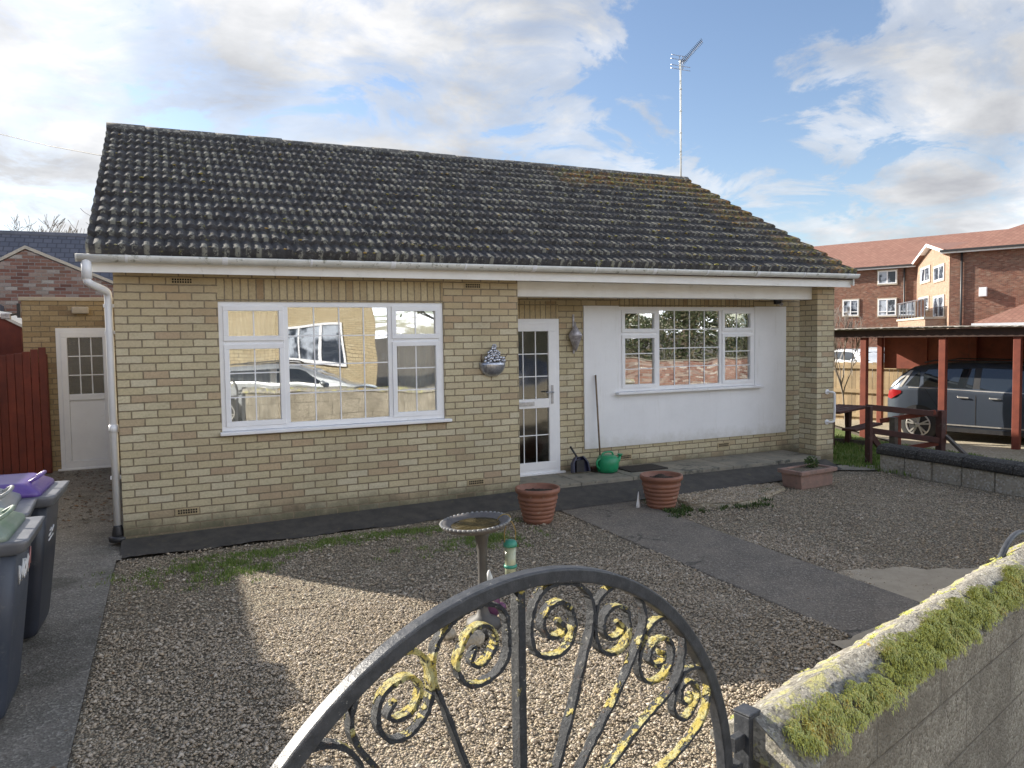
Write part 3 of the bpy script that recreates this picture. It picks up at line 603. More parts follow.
# ------------------------------------------------------------------ plants as blades
def blades(name, centres, per, spread, h, wdt, m, label, cat='grass', lean=.5, zoff=None, down=None):
    V = []; F = []
    for (cx_, cy_, cz_) in centres:
        for k in range(per):
            a = random.uniform(0, 2*PI); rr = abs(random.gauss(0, spread)); x, y = cx_+rr*math.cos(a), cy_+rr*math.sin(a)
            hh = h*random.uniform(.5, 1.2); b = random.uniform(0, 2*PI); lx, ly = math.cos(b)*hh*lean*random.random(), math.sin(b)*hh*lean*random.random()
            c = random.uniform(0, PI); wx, wy = math.cos(c)*wdt/2, math.sin(c)*wdt/2; i = len(V)
            V += [(x-wx, y-wy, cz_), (x+wx, y+wy, cz_), (x+lx*.4+wx*.8, y+ly*.4+wy*.8, cz_+hh*.6), (x+lx*.4-wx*.8, y+ly*.4-wy*.8, cz_+hh*.6), (x+lx, y+ly, cz_+hh)]
            F += [(i, i+1, i+2), (i, i+2, i+3), (i+3, i+2, i+4)]
    return tag(mesh_np(name, V, F, m), label, cat, kind='stuff')
cs = []
for (x, y, sx, sy, n) in [(1.35, -.78, .5, .12, 60), (.75, -.95, .28, .16, 30), (.62, -1.3, .2, .16, 16), (2.2, -.68, .4, .08, 40), (3.0, -.72, .35, .1, 34), (3.2, -1.25, .22, .16, 40), (1.0, -1.25, .15, .1, 16), (.3, -1.0, .15, .15, 9), (2.7, -1.3, .3, .2, 10)]:
    cs += [(x+random.gauss(0, sx), y-abs(random.gauss(0, sy)), -.088) for _ in range(int(n*1.8))]
blades('grass_in_gravel', cs, 26, .05, .028, .005, M['grass_blade'], 'low green grass and moss creeping over the gravel below the wall')
cs = [(5.5+random.gauss(0, .12), -1.35+random.gauss(0, .1), -.09) for _ in range(18)]+[(5.95+.07*k+random.gauss(0, .03), -1.45-.012*k+random.gauss(0, .04), -.09) for k in range(9)]+[(6.6+.08*k, -1.36+.07*k+random.gauss(0, .03), -.09) for k in range(9)]+[(5.5+random.gauss(0, .06), -.85+random.gauss(0, .05), -.09) for _ in range(8)]
blades('weeds', cs, 34, .045, .045, .012, M['weed'], 'dark green weeds edging the sandy bed beside the right hand pot', 'weeds', lean=1.2)
cs = [(random.uniform(9.3, 12.9), random.uniform(-1.2, 5), 0) for _ in range(2600)]
cs = [(x, y, gz(x, y)+.02) for x, y, _ in cs if not (x > 9.7 and y < -.75) and x < 12.6]
blades('lawn_grass', cs, 9, .05, .06, .012, M['grass_blade'], 'bright green mown grass beyond the brick pillar')

# ------------------------------------------------------------------ the bungalow
H = thing('bungalow', 'yellow brick bungalow with dark mossy tiled roof and white windows', 'house', (0, 0, 0))
mb = MB()
W0, W1, WZ0, WZ1 = .905, 3.25, .945, 2.24
T = .25
mb.box(0, W0, 0, T, -.15, 2.52).box(W1, 4.17, 0, T, -.15, 2.52).box(W0, W1, 0, T, -.15, WZ0-.02).box(W0, W1, 0, T, 2.462, 2.52)
mb.build('front_wall', M['brick'], H)
mb = MB(); mb.box(W0, W1, .004, T, WZ1, 2.462); mb.build('soldier_course', M['soldier'], H)
RY = .65
mb = MB(); mb.box(4.17-T, 4.17, T, RY, -.15, 2.52).box(4.17-T, 4.20, RY, RY+T, -.15, 2.52)
DX0, DX1, DZ0, DZ1 = 4.20, 5.055, .07, 2.075
V0, V1, VZ0, VZ1 = 5.965, 8.33, 1.085, 2.235
mb.box(DX1, V0, RY, RY+T, -.15, 2.52).box(V0, V1, RY, RY+T, -.15, VZ0-.02).box(V1, 9.235, RY, RY+T, -.15, 2.52).box(DX0, DX1, RY, RY+T, -.15, DZ0).box(DX0, DX1, RY, RY+T, 2.30, 2.52).box(V0, V1, RY, RY+T, 2.45, 2.52)
mb.build('porch_wall', M['brick'], H)
mb = MB(); mb.box(DX0, DX1, RY+.003, RY+T, DZ1, 2.30).box(V0, V1, RY+.003, RY+T, VZ1, 2.45); mb.build('soldier_course', M['soldier'], H)
mb = MB(); mb.box(8.905, 9.235, 0, .33, -.15, 2.50); mb.build('brick_pillar', M['brick'], H)
mb = MB(); mb.box(9.235-T, 9.235, RY+T, 7.2, -.3, 2.52).box(0, T, T, 7.2, -.15, 2.52).box(T, 9.235-T, 7.2-T, 7.2, -.3, 2.52)
mb.extrude([(RY+T, 2.52), (7.2, 2.52), (3.6, 4.62)], 'x', 9.0, 9.235); mb.extrude([(T, 2.52), (7.2, 2.52), (3.6, 4.62)], 'x', 0, .235)
mb.build('side_wall', M['brick'], H)
mb = MB(); mb.box(T, 9.0, T, 6.95, 2.40, 2.42).box(4.05, 4.15, T, 6.95, .06, 2.40).box(T, 9.0, 3.4, 3.5, .06, 2.40).box(.25, .27, T, 3.4, .06, 2.4).box(8.96, 8.98, RY+T, 3.4, .06, 2.4); mb.build('interior_wall', M['interior'], H)
mb = MB(); mb.box(T, 4.05, T, 6.9, .02, .05).box(4.15, 9.0, RY+T, 6.9, .02, .05); mb.build('interior_floor', M['carpet'], H)
# smooth white panel with the window in it
mb = MB(); P0, P1 = 5.42, 8.935
mb.box(P0, V0, RY-.022, RY, .345, 2.245).box(V1, P1, RY-.022, RY, .345, 2.245).box(V0, V1, RY-.022, RY, .345, VZ0-.02); mb.build('render_panel', M['render'], H)
# roof
def tiled(name, x0, x1, y0, z0, y1, z1, parent, mirror=False):
    e = Vector((0, y1-y0, z1-z0)); Ls = e.length; e.normalize(); nrm = Vector((0, -e.z, e.y)) if not mirror else Vector((0, e.z, -e.y)) if False else Vector((0, -e.z, e.y))
    if nrm.z < 0: nrm = -nrm
    rows = int(round(Ls/GA)); sub = 8; nx = int((x1-x0)/PITCH*sub)
    V = []; F = []; UV = []
    for r_ in range(rows):
        s0, s1 = r_*GA, min((r_+1)*GA+.03, Ls)
        jit = [random.gauss(0, .0045) for _ in range(nx//(sub*3)+2)]
        cols = [(s0, -.030, 1), (s0, .042, 1), (s0+.02, .046, 1), (s1, .002, .9)]
        b = len(V)
        for (s, lift, _) in cols:
            for i in range(nx+1):
                x = x0+(x1-x0)*i/nx; ph = (x-x0)/PITCH; hh = .5+.5*math.cos(2*PI*ph); h = .024*hh**.5
                if lift < 0: h = 0
                j = jit[i//(sub*3)]
                p = Vector((x, y0, z0))+e*(s+j)+nrm*(lift+h+j*.6); V.append(p[:]); UV.append((x-x0, s+.002))
        for c in range(3):
            for i in range(nx): F.append((b+c*(nx+1)+i, b+c*(nx+1)+i+1, b+(c+1)*(nx+1)+i+1, b+(c+1)*(nx+1)+i))
        
    o = mesh_np(name, V, F, M['tile'], parent, True)
    uvl = o.data.uv_layers.new(name='UVMap'); ids = np.array([l.vertex_index for l in o.data.loops]); uvl.data.foreach_set('uv', np.array(UV)[ids].ravel())
    return o
def roof_moss(parent, n):
    mb = MB(); e = Vector((0, RYD-EY, RZ-EZ)).normalized(); nn = Vector((0, -e.z, e.y))
    for _ in range(n):
        x = random.uniform(-.15, 9.3) if random.random() < .45 else 9.3-abs(random.gauss(0, 1.4))*1.2
        r_ = random.randint(0, 14)
        if x > 7 and random.random() < .5: r_ = min(14, int(14-abs(random.gauss(0, 4))))
        if x < -.15: continue
        s_3 = random.uniform(.006, .018)*(1.3 if x > 6.5 else 1); p = Vector((x, EY, EZ))+e*(max(0, r_)*GA+random.uniform(-.004, .05))+nn*(.046+.01)
        mb.blob(p, (s_3*1.6, s_3, s_3*.6), 1, .3)
    o = mb.build('moss_clumps', mat_island('roof_moss', [(0, (.16, .155, .04)), (.4, (.30, .27, .07)), (.7, (.30, .19, .06)), (.9, (.34, .33, .20)), (1, (.10, .09, .04))]), parent, fix=False); o['kind'] = 'stuff'
EZ = 2.675; EY = -.27; RYD = 3.6; RZ = 4.73
roof = tiled('roof', -.19, 9.36, EY, EZ, RYD, RZ, H)
roof_moss(roof, 900)
tiled('rear_roof', -.19, 9.36, 7.47, EZ, RYD, RZ, H)
mb = MB(); mb.extrude([(EY+.03, EZ-.035), (RYD, RZ-.03), (7.44, EZ-.035), (7.44, EZ-.09), (RYD, RZ-.1), (EY+.03, EZ-.09)], 'x', -.17, 9.34); mb.build('roof_deck', M['carport_dark'], H)
mb = MB(); xr = -.2
while xr < 9.3:
    x2 = min(xr+.45, 9.37); rad = .115+random.uniform(-.004, .004); zo = random.uniform(-.004, .004)
    mb.tube([(xr, RYD, RZ-.045+zo), (x2+.012, RYD, RZ-.045+zo)], rad, 16); xr = x2
mb.build('ridge_tiles', M['ridge'], roof)
for x in (-.175, 9.335):   # verge boards
    mb = MB(); mb.extrude([(EY+.02, EZ-.03), (RYD, RZ-.03), (RYD, RZ-.19), (EY+.02, EZ-.17)], 'x', x-.01, x+.01); mb.extrude([(7.45, EZ-.03), (RYD, RZ-.03), (RYD, RZ-.19), (7.45, EZ-.17)], 'x', x-.01, x+.01)
    mb.build('verge_board', M['pvc_dirty'], H)
mb = MB(); mb.box(-.17, 9.33, -.20, -.18, 2.487, 2.63); mb.build('fascia', M['fascia'], H)
mb = MB(); mb.box(-.17, 9.33, -.18, .0, 2.505, 2.517).box(4.17, 9.235, 0, .66, 2.505, 2.517); mb.build('soffit', M['fascia'], H)
mb = MB(); mb.box(4.172, 8.903, .10, .30, 2.325, 2.503); mb.build('porch_beam', M['fascia'], H, bevel=.004)
def gutter(x0, x1, y, z0, z1):
    mb = MB(); n = 24; prof = [(.062*math.cos(t), -.062*math.sin(t)) for t in [PI*k/10 for k in range(11)]]
    pr2 = prof+[(p[0]*.92, p[1]*.92+.002) for p in prof[::-1]]
    b = 0; m = len(pr2)
    for i in range(n+1):
        x = x0+(x1-x0)*i/n; z = z0+(z1-z0)*i/n
        for p in pr2: mb.v.append((x, y-p[0], z+p[1]))
    for i in range(n):
        for k in range(m): mb.f.append([i*m+k, i*m+(k+1) % m, (i+1)*m+(k+1) % m, (i+1)*m+k]); mb.sm.append(True)
    mb.f.append(list(range(m))); mb.f.append([n*m+k for k in range(m)][::-1]); mb.sm += [False, False]
    for x in (x0+.004, x1-.004):   # stop ends
        z = z0 if x < 1 else z1; mb.extrude([(y-p[0]*1.02, z+p[1]*1.02) for p in prof], 'x', x-.006, x+.006)
    return mb
gm = gutter(-.27, 9.375, -.262, 2.632, 2.665)
gut = gm.build('gutter', M['pvc_dirty'], H)
for k in range(12):
    mb = MB(); x = .12+k*.82; z = 2.632+.0034*x
    prof = [(.067*math.cos(t), -.067*math.sin(t)) for t in [PI*q/10 for q in range(11)]]+[(.060*math.cos(t), -.060*math.sin(t)) for t in [PI*q/10 for q in range(10, -1, -1)]]
    mb.extrude([(-.262-p[0], z+p[1]+.004) for p in prof], 'x', x, x+(.05 if k % 2 else .022)); mb.build('gutter_bracket', M['upvc'], gut)
mb = MB(); dp = [(-.19, -.262, 2.60), (-.19, -.262, 2.43), (-.17, -.235, 2.38), (-.065, -.005, 2.33), (-.05, .05, 2.28), (-.05, .055, 2.2), (-.05, .055, .10), (-.05, .055, .0)]
mb.tube([(-.19, -.262, 2.60), (-.19, -.262, 2.42)], .042, 16).tube(smooth_path(dp[:6], 4)+[dp[6]], .034, 16); mb.tube([(-.05, .055, 1.0), (-.05, .055, 1.07)], .041, 16)
pipe = mb.build('downpipe', M['upvc'], H)
for z in (2.18, 1.93, .55): mb = MB(); mb.box(-.095, -.005, .05, .10, z, z+.03); mb.build('pipe_clip', M['upvc'], pipe)
mb = MB(); mb.lathe([(.05, 0), (.055, .05), (.042, .11), (.036, .13)], 14, (-.05, .055, -.02)).lathe([(.08, -.02), (.085, .02), (.06, .03)], 14, (-.05, .05, -.02)); mb.build('gully', M['black_plastic'], pipe)
# air bricks
def airbrick(x, z, y=0.0, w_=.215, col='vent'):
    mb = MB(); mb.box(x, x+w_, y-.008, y+.02, z, z+.065); o = mb.build('air_brick', M[col], H)
    mb = MB()
    for i in range(8):
        for j in range(2): mb.box(x+.022+i*.0225, x+.037+i*.0225, y-.0105, y-.006, z+.012+j*.024, z+.029+j*.024)
    mb.build('vent_holes', M['dark'], o)
airbrick(.48, 2.402, w_=.2); airbrick(3.50, 2.400); airbrick(.455, .155); airbrick(3.50, .155)
airbrick(5.95, .16, RY); airbrick(7.65, .20, RY)
for o in [c for c in H.children if c.name.startswith('air_brick')][:0]: pass

# windows
def bars_rect(mb, x0, x1, z0, z1, w_, y0, y1):
    mb.box(x0, x1, y0, y1, z0, z0+w_).box(x0, x1, y0, y1, z1-w_, z1).box(x0, x0+w_, y0, y1, z0+w_, z1-w_).box(x1-w_, x1, y0, y1, z0+w_, z1-w_)
def window(parent, y, x0, x1, z0, z1, m1, m2, ztr, grids, sillx, name='window'):
    """three-light casement: m1,m2 mullion centres; top-hung vents over side lights"""
    mb = MB(); fw_ = .055
    bars_rect(mb, x0, x1, z0, z1, fw_, y-.01, y+.06)
    for m_ in (m1, m2): mb.box(m_-.028, m_+.028, y-.009, y+.059, z0+fw_, z1-fw_)
    for a, b in ((x0+fw_, m1-.028), (m2+.028, x1-fw_)): mb.box(a, b, y-.008, y+.058, ztr-.028, ztr+.028)
    F = mb.build(name, M['upvc'], parent, bevel=.004)
    lights = [(x0+fw_-.012, m1-.016, ztr+.016, z1-fw_+.012, 1), (x0+fw_-.012, m1-.016, z0+fw_-.012, ztr-.016, 1), (m2+.016, x1-fw_+.012, ztr+.016, z1-fw_+.012, 1), (m2+.016, x1-fw_+.012, z0+fw_-.012, ztr-.016, 1), (m1+.028, m2-.028, z0+fw_, z1-fw_, 0)]
    for i, (a, b, c, d, sash) in enumerate(lights):
        e = 0
        if sash:
            mb = MB(); bars_rect(mb, a, b, c, d, .05, y-.024, y+.03); mb.build('sash', M['upvc'], F, bevel=.004); e = .05
        pa = MB(); pa.box(a+e-.004, b-e+.004, y+.006, y+.012, c+e-.004, d-e+.004); pa.build('pane', M['glass'], F)
        nx, nz = grids[i]; mb = MB()
        for k in range(1, nx): xx = a+e+(b-a-2*e)*k/nx; mb.box(xx-.006, xx+.006, y+.000, y+.005, c+e, d-e)
        for k in range(1, nz): zz = c+e+(d-c-2*e)*k/nz; mb.box(a+e, b-e, y-.001, y+.0045, zz-.006, zz+.006)
        if nx > 1 or nz > 1: mb.build('glazing_bars', M['upvc'], F)
    mb = MB(); mb.box(sillx[0], sillx[1], y-.10, y+.02, z0-.035, z0-.002); mb.build('sill', M['upvc'], F, bevel=.006)
    return F
window(H, .03, W0, W1, WZ0, WZ1, 1.545, 2.645, 1.83, [(2, 1), (2, 3), (2, 1), (2, 3), (4, 4)], (.885, 3.31))
window(H, RY-.004, V0, V1, VZ0, VZ1, 6.60, 7.70, 1.87, [(2, 1), (2, 3), (2, 1), (2, 3), (4, 4)], (5.90, 8.44))
mb = MB(); bars_rect(mb, DX0, DX1, DZ0, DZ1, .065, RY-.01, RY+.06); mb.box(DX0, DX1+.06, RY-.05, RY+.0, DZ0-.012, DZ0+.022)
D = mb.build('front_door', M['upvc'], H, bevel=.004)
da, db, dc, dd = DX0+.06, DX1-.06, DZ0+.06, DZ1-.06
mb = MB(); bars_rect(mb, da, db, dc, dd, .10, RY-.02, RY+.03); mb.box(da+.1, db-.1, RY-.019, RY+.029, .93, 1.05); mb.build('door_leaf', M['upvc'], D, bevel=.005)
mb = MB(); mb.box(da+.1, db-.1, RY+.005, RY+.012, 1.05, dd-.1).box(da+.1, db-.1, RY+.005, RY+.012, dc+.1, .93); mb.build('pane', M['obscure'], D)
mb = MB(); gx = [da+.1+(db-da-.2)*k/3 for k in (1, 2)]
for x in gx: mb.box(x-.006, x+.006, RY-.002, RY+.004, 1.05, dd-.1).box(x-.006, x+.006, RY-.002, RY+.004, dc+.1, .93)
for k in (1, 2): z = 1.05+(dd-.1-1.05)*k/3; mb.box(da+.1, db-.1, RY-.003, RY+.0035, z-.006, z+.006)
z = (dc+.1+.93)/2; mb.box(da+.1, db-.1, RY-.003, RY+.0035, z-.006, z+.006); mb.build('glazing_bars', M['upvc'], D)
mb = MB(); mb.box(4.36, 4.68, RY-.032, RY-.019, .965, 1.02); mb.build('letter_plate', M['steel'], D, bevel=.003)
mb = MB(); mb.box(4.925, 4.955, RY-.03, RY-.02, .98, 1.22).tube([(4.94, RY-.03, 1.13), (4.94, RY-.065, 1.13), (4.83, RY-.065, 1.13)], .009, 8); mb.build('handle', M['steel'], D)
# dark rooms need curtains
def curtain(x0, x1, y, z0, z1, m, label, folds=9, amp=.025):
    V = []; F = []; n = folds*8
    for i in range(n+1):
        x = x0+(x1-x0)*i/n; yy = y+amp*math.sin(2*PI*folds*i/n)+random.uniform(-.003, .003)
        for z in (z0, z1): V.append((x, yy, z))
        for z in (z0, z1): V.append((x, yy+.004, z))
    for i in range(n): a = i*4; F += [(a, a+4, a+5, a+1), (a+2, a+3, a+7, a+6)]
    return tag(mesh_np('curtain', V, F, m, None, True), label, 'curtain')
curtain(.93, 1.46, .135, .9, 2.35, M['curtain'], 'cream curtain gathered behind the left light of the big left window', 6)
curtain(2.76, 3.24, .135, .9, 2.35, M['curtain'], 'cream curtain gathered behind the right light of the big left window', 6)
curtain(6.66, 6.84, RY+.2, 1.0, 2.35, M['net'], 'narrow grey curtain inside the right hand window on the white panel', 3)

# ------------------------------------------------------------------ fittings on the house
t = thing('wall_lantern', 'tarnished half lantern fixed to the brick between front door and white panel', 'wall lamp', (5.27, RY, 1.65))
mb = MB(); mb.box(-.012, .012, -.015, -.001, -.03, .48); mb.build('back_bar', M['lantern'], t)
mb = MB(); mb.lathe([(.015, .0), (.10, .20), (.105, .21), (.03, .31), (.012, .34), (.008, .38)], 6, (0, -.06, 0)); mb.build('lamp_frame', M['lantern'], t)
t = thing('wall_planter', 'bowl shaped tin wall ornament with metal flowers left of the front door', 'wall ornament', (3.83, 0, 1.49))
mb = MB()
for k in range(9):   # half bowl against the wall
    pass
V = []; F = []; na, nb = 16, 8
for j in range(nb+1):
    ph = PI/2*j/nb
    for i in range(na+1):
        th = PI*i/na; r_ = .155*math.cos(ph)**.8+.002; V.append((-r_*math.cos(th), -.004-r_*.65*math.sin(th), .07-.16*math.sin(ph)))
for j in range(nb):
    for i in range(na): a = j*(na+1)+i; F.append((a, a+1, a+na+2, a+na+1))
bowl = mesh_np('bowl', V, F, M['steel'], t, True)
sm_ = bowl.modifiers.new('solid', 'SOLIDIFY'); sm_.thickness = .006
mb = MB()
for (x, z, r_) in [(-.07, .10, .06), (.02, .12, .055), (.10, .09, .055), (0, .20, .05), (.05, .17, .04), (-.04, .17, .045), (.01, .25, .035)]:
    for k in range(6):
        a = k*PI/3+x*9; mb.blob((x+.6*r_*math.cos(a), -.06, z+.6*r_*math.sin(a)), (r_*.42, .008, r_*.42), 1, .15)
    mb.blob((x, -.07, z), (r_*.3, .015, r_*.3), 1, .1)
mb.build('flowers', M['steel'], t)
for x in (-.13, .12, .0, -.05): mb = MB(); mb.tube([(x, -.03, .04), (x*1.2, -.05, .12), (x*1.3+.02, -.05, .17)], .004, 6); mb.build('stem', M['darkwood'], t)
t = thing('grab_rail', 'white tubular grab rail screwed to the brick pillar', 'grab rail', (9.12, 0, .55))
mb = MB(); mb.tube(smooth_path([(-.02, -.01, .44), (-.01, -.05, .44), (.025, -.075, .43), (.045, -.08, .38), (.045, -.08, .06), (.025, -.075, .01), (-.01, -.05, 0), (-.02, -.01, 0)], 5), .016, 12); mb.build('rail', M['upvc'], t)
for z in (0, .44): mb = MB(); mb.tube([(-.02, -.012, z), (-.02, 0, z)], .038, 18); mb.build('rail_flange', M['upvc'], t)
t = thing('sensor_light', 'small black sensor lamp at the top right of the white panel', 'sensor light', (8.72, RY-.02, 2.28))
mb = MB(); mb.box(-.03, .03, -.03, 0, .0, .12).blob((.0, -.07, .06), (.05, .05, .06), 2, 0); mb.build('lamp_body', M['black_plastic'], t)
mb = MB(); mb.blob((.05, -.07, -.0), (.03, .03, .03), 2, 0); mb.build('lens', M['lantern'], t)

# tv aerial
t = thing('tv_aerial', 'rooftop television aerial on a tall thin mast behind the right end of the ridge', 'aerial', (9.28, 3.62, 4.0))
mb = MB(); mb.tube([(0, 0, 0), (0, 0, 2.93)], .017, 8)
for z in (1.2, 1.6, 2.0, 2.4): mb.tube([(0, 0, z), (0, 0, z+.02)], .024, 8)
mast = mb.build('mast', M['pvc_dirty'], t)
mb = MB(); mb.tube([(-.05, -.05, 2.86), (.02, -.02, 2.9), (.05, -.04, 2.9), (.30, -.25, 3.24)], .010, 6); a0 = Vector((.02, -.02, 2.88)); a1 = Vector((.30, -.25, 3.24))
mb.build('boom', M['steel'], t)
mb = MB(); ax = (a1-a0).normalized(); side = Vector((.82, .55, -.05)).normalized()
for k in range(17):
    p = a0.lerp(a1, (k+.5)/17); q = side*.075*(1.25 if k < 4 else 1); mb.tube([p-q, p+q], .005, 5); mb.tube([p-q*.6+Vector((0, 0, .04)), p+q*.6+Vector((0, 0, .04))], .004, 5)
mb.build('directors', M['black_plastic'], t)
mb = MB()
for z in (-.16, -.07, .09, .19): mb.tube([Vector((-.22 if z < .1 else -.20, .0, 2.88+z*.7)), Vector((.22 if z < 0 else .12, .0, 2.88+z*.7))], .006, 5)
for x in (-.03, .05): mb.tube([(x, .0, 2.76), (x, .0, 3.02)], .007, 5)
mb.build('reflector', M['steel'], t)

# ------------------------------------------------------------------ side link with door
t = thing('link_building', 'flat roofed brick link with a white half glazed door at the end of the drive', 'outbuilding', (-1.42, 4.6, 0))
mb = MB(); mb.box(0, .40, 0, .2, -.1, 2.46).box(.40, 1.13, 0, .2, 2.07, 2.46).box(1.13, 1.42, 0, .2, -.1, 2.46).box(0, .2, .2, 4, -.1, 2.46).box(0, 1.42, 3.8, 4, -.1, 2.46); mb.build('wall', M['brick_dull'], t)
mb = MB(); mb.box(-.03, 1.42, -.02, 4, 2.462, 2.515); mb.build('roof', M['stonecap'], t, bevel=.005)
mb = MB(); bars_rect(mb, .40, 1.13, .0, 2.07, .055, -.02, .05); mb.box(.36, 1.13, -.06, 0, -.012, .03); d = mb.build('door', M['upvc'], t, bevel=.004)
mb = MB(); bars_rect(mb, .455, 1.075, .05, 2.015, .085, -.03, .03); mb.box(.54, .99, -.028, .028, 1.02, 1.11).box(.54, .99, -.005, .02, .135, 1.02); mb.build('door_leaf', M['upvc'], d, bevel=.006)
mb = MB(); mb.box(.54, .99, .0, .008, 1.11, 1.93); mb.build('pane', M['obscure_dull'], d)
mb = MB()
for x in (.69, .84): mb.box(x-.007, x+.007, -.01, -.002, 1.11, 1.93)
for z in (1.385, 1.66): mb.box(.54, .99, -.011, -.003, z-.007, z+.007)
mb.build('glazing_bars', M['upvc'], d)
mb = MB(); mb.box(.62, .84, -.09, 0, 2.275, 2.375); o = mb.build('bulkhead_lamp', M['stonecap'], None, bevel=.02, loc=(-1.42, 4.6, 0)); tag(o, 'small cream bulkhead lamp on the brick above the side door', 'wall lamp')

# red-brown fence beside it
t = thing('board_fence', 'tall red brown boarded fence left of the side door', 'fence', (-1.12, 4.38, 0)); x = 0.0; k = 0
mb = MB()
while x > -2.4:
    w_ = .095; top = 1.80-.11*min(1, -x/.5)+.015*math.sin(x*7)+random.uniform(-.006, .006); mb.box(x-w_+.004, x-.002, -.012+random.uniform(-.004, .004), .01, .02, top); x -= w_
mb.build('boards', M['redfence'], t, bevel=.003)
mb = MB(); mb.box(-2.4, 0, .015, .055, .4, .48).box(-2.4, 0, .015, .055, 1.3, 1.38); mb.build('rail', M['redfence'], t)
mb = MB(); mb.box(-.09, 0, .055, .13, -.1, 1.7); mb.build('post', M['redfence'], t)

# ------------------------------------------------------------------ wheelie bins
def bin_(loc, rz, bodym, lidm, label, marks):
    """front faces local +x"""
    t = thing('wheelie_bin', label, 'wheelie bin', loc, rz, 'wheelie bins in a row on the drive')
    def ring(z, xb, xf, hw, r_=.05, n=5):
        pts = []
        for cx_, cy_, a0_ in ((xf-r_, hw-r_, 0), (xb+r_, hw-r_, PI/2), (xb+r_, -hw+r_, PI), (xf-r_, -hw+r_, 1.5*PI)):
            for k in range(n+1): a = a0_+PI/2*k/n; pts.append((cx_+r_*math.cos(a), cy_+r_*math.sin(a), z))
        return pts
    def loft(rings):
        mb = MB(); m = len(rings[0])
        for r_ in rings: mb.v += r_
        for i in range(len(rings)-1):
            for k in range(m): mb.f.append([i*m+k, i*m+(k+1) % m, (i+1)*m+(k+1) % m, (i+1)*m+k]); mb.sm.append(True)
        mb.f.append(list(range(m))[::-1]); mb.f.append([(len(rings)-1)*m+k for k in range(m)]); mb.sm += [False, False]; return mb
    mb = loft([ring(.03, -.58, -.13, .22), ring(.05, -.60, -.11, .235), ring(.10, -.61, -.10, .24), ring(.5, -.66, -.055, .257), ring(.93, -.71, -.012, .275)]); body = mb.build('body', bodym, t)
    mb = loft([ring(.885, -.71, .0, .278, .04), ring(.895, -.73, .025, .295, .04), ring(.935, -.735, .035, .298, .04), ring(.955, -.735, .045, .302, .03), ring(.958, -.72, .03, .29, .03)]); mb.build('rim', M['lid_grey2'], body)
    zl = .958; mb = MB()
    rings = [ring(zl-.003, -.725, -.045, .288, .04), ring(zl+.022, -.725, -.05, .285, .04), ring(zl+.03, -.72, -.055, .28, .04), ring(zl+.075, -.68, -.13, .235, .05), ring(zl+.083, -.67, -.145, .225, .05), ring(zl+.083, -.6, -.2, .17, .05)]
    mb = loft(rings); lid = mb.build('lid', lidm, t)
    mb = MB(); mb.tube(smooth_path([(-.13, -.12, zl+.07), (-.08, -.11, zl+.10), (-.07, 0, zl+.105), (-.08, .11, zl+.10), (-.13, .12, zl+.07)], 4), .011, 8); mb.build('lid_grip', lidm, lid)
    mb = MB(); mb.tube([(-.78, -.24, .97), (-.78, .24, .97)], .017, 10)
    for y in (-.2, 0, .2): mb.tube([(-.78, y, .97), (-.70, y, .94)], .014, 8)
    mb.build('handle', M['black_plastic'], t)
    for y in (-.26, .26):
        mb = MB(); mb.tube([(-.62, y-.025, .10), (-.62, y+.025, .10)], .10, 20); mb.build('wheel', M['black_plastic'], t)
    # pale printed mark on the front, rows of short strokes
    for m_, strokes in marks:
        mb = MB()
        for s in strokes:
            pts = [Vector((-.11+.098*(z-.1)/.83+.004+.003, y, z)) for y, z in s]; mb.tube(pts, .0055, 5)
        mb.build('printed_mark', m_, body)
    return t
# wobbly handwriting like on the front of the near bin
hw = [[(-.16, .80), (-.13, .70), (-.10, .78), (-.07, .70), (-.05, .81)], [(.03, .74), (.0, .78), (-.02, .72), (.02, .69), (.05, .73), (.03, .79)], [(.08, .69), (.09, .80), (.13, .77), (.10, .74), (.14, .69)]]
hw2 = [[(.17, .70), (.16, .82), (.20, .72)]]
bin_((-.262, -3.30, -.085), 0, M['bin_body'], M['lid_green'], 'nearest charcoal wheelie bin with faded green lid and white scrawl on its front', [(M['white_paint'], hw), (M['pink_paint'], hw2)])
bin_((-.37, -2.62, -.085), R(3), M['bin_body2'], M['lid_grey'], 'middle wheelie bin with pale grey lid between the green and purple lidded bins', [])
mk = [[(-.10, .66), (-.02, .67)], [(-.10, .63), (.06, .64)], [(.0, .67), (.05, .70)], [(-.08, .69), (-.03, .70)]]
bin_((-.275, -2.10, -.085), R(-2), M['bin_body2'], M['lid_purple'], 'furthest wheelie bin with purple lid and small white print', [(M['white_paint'], mk)])

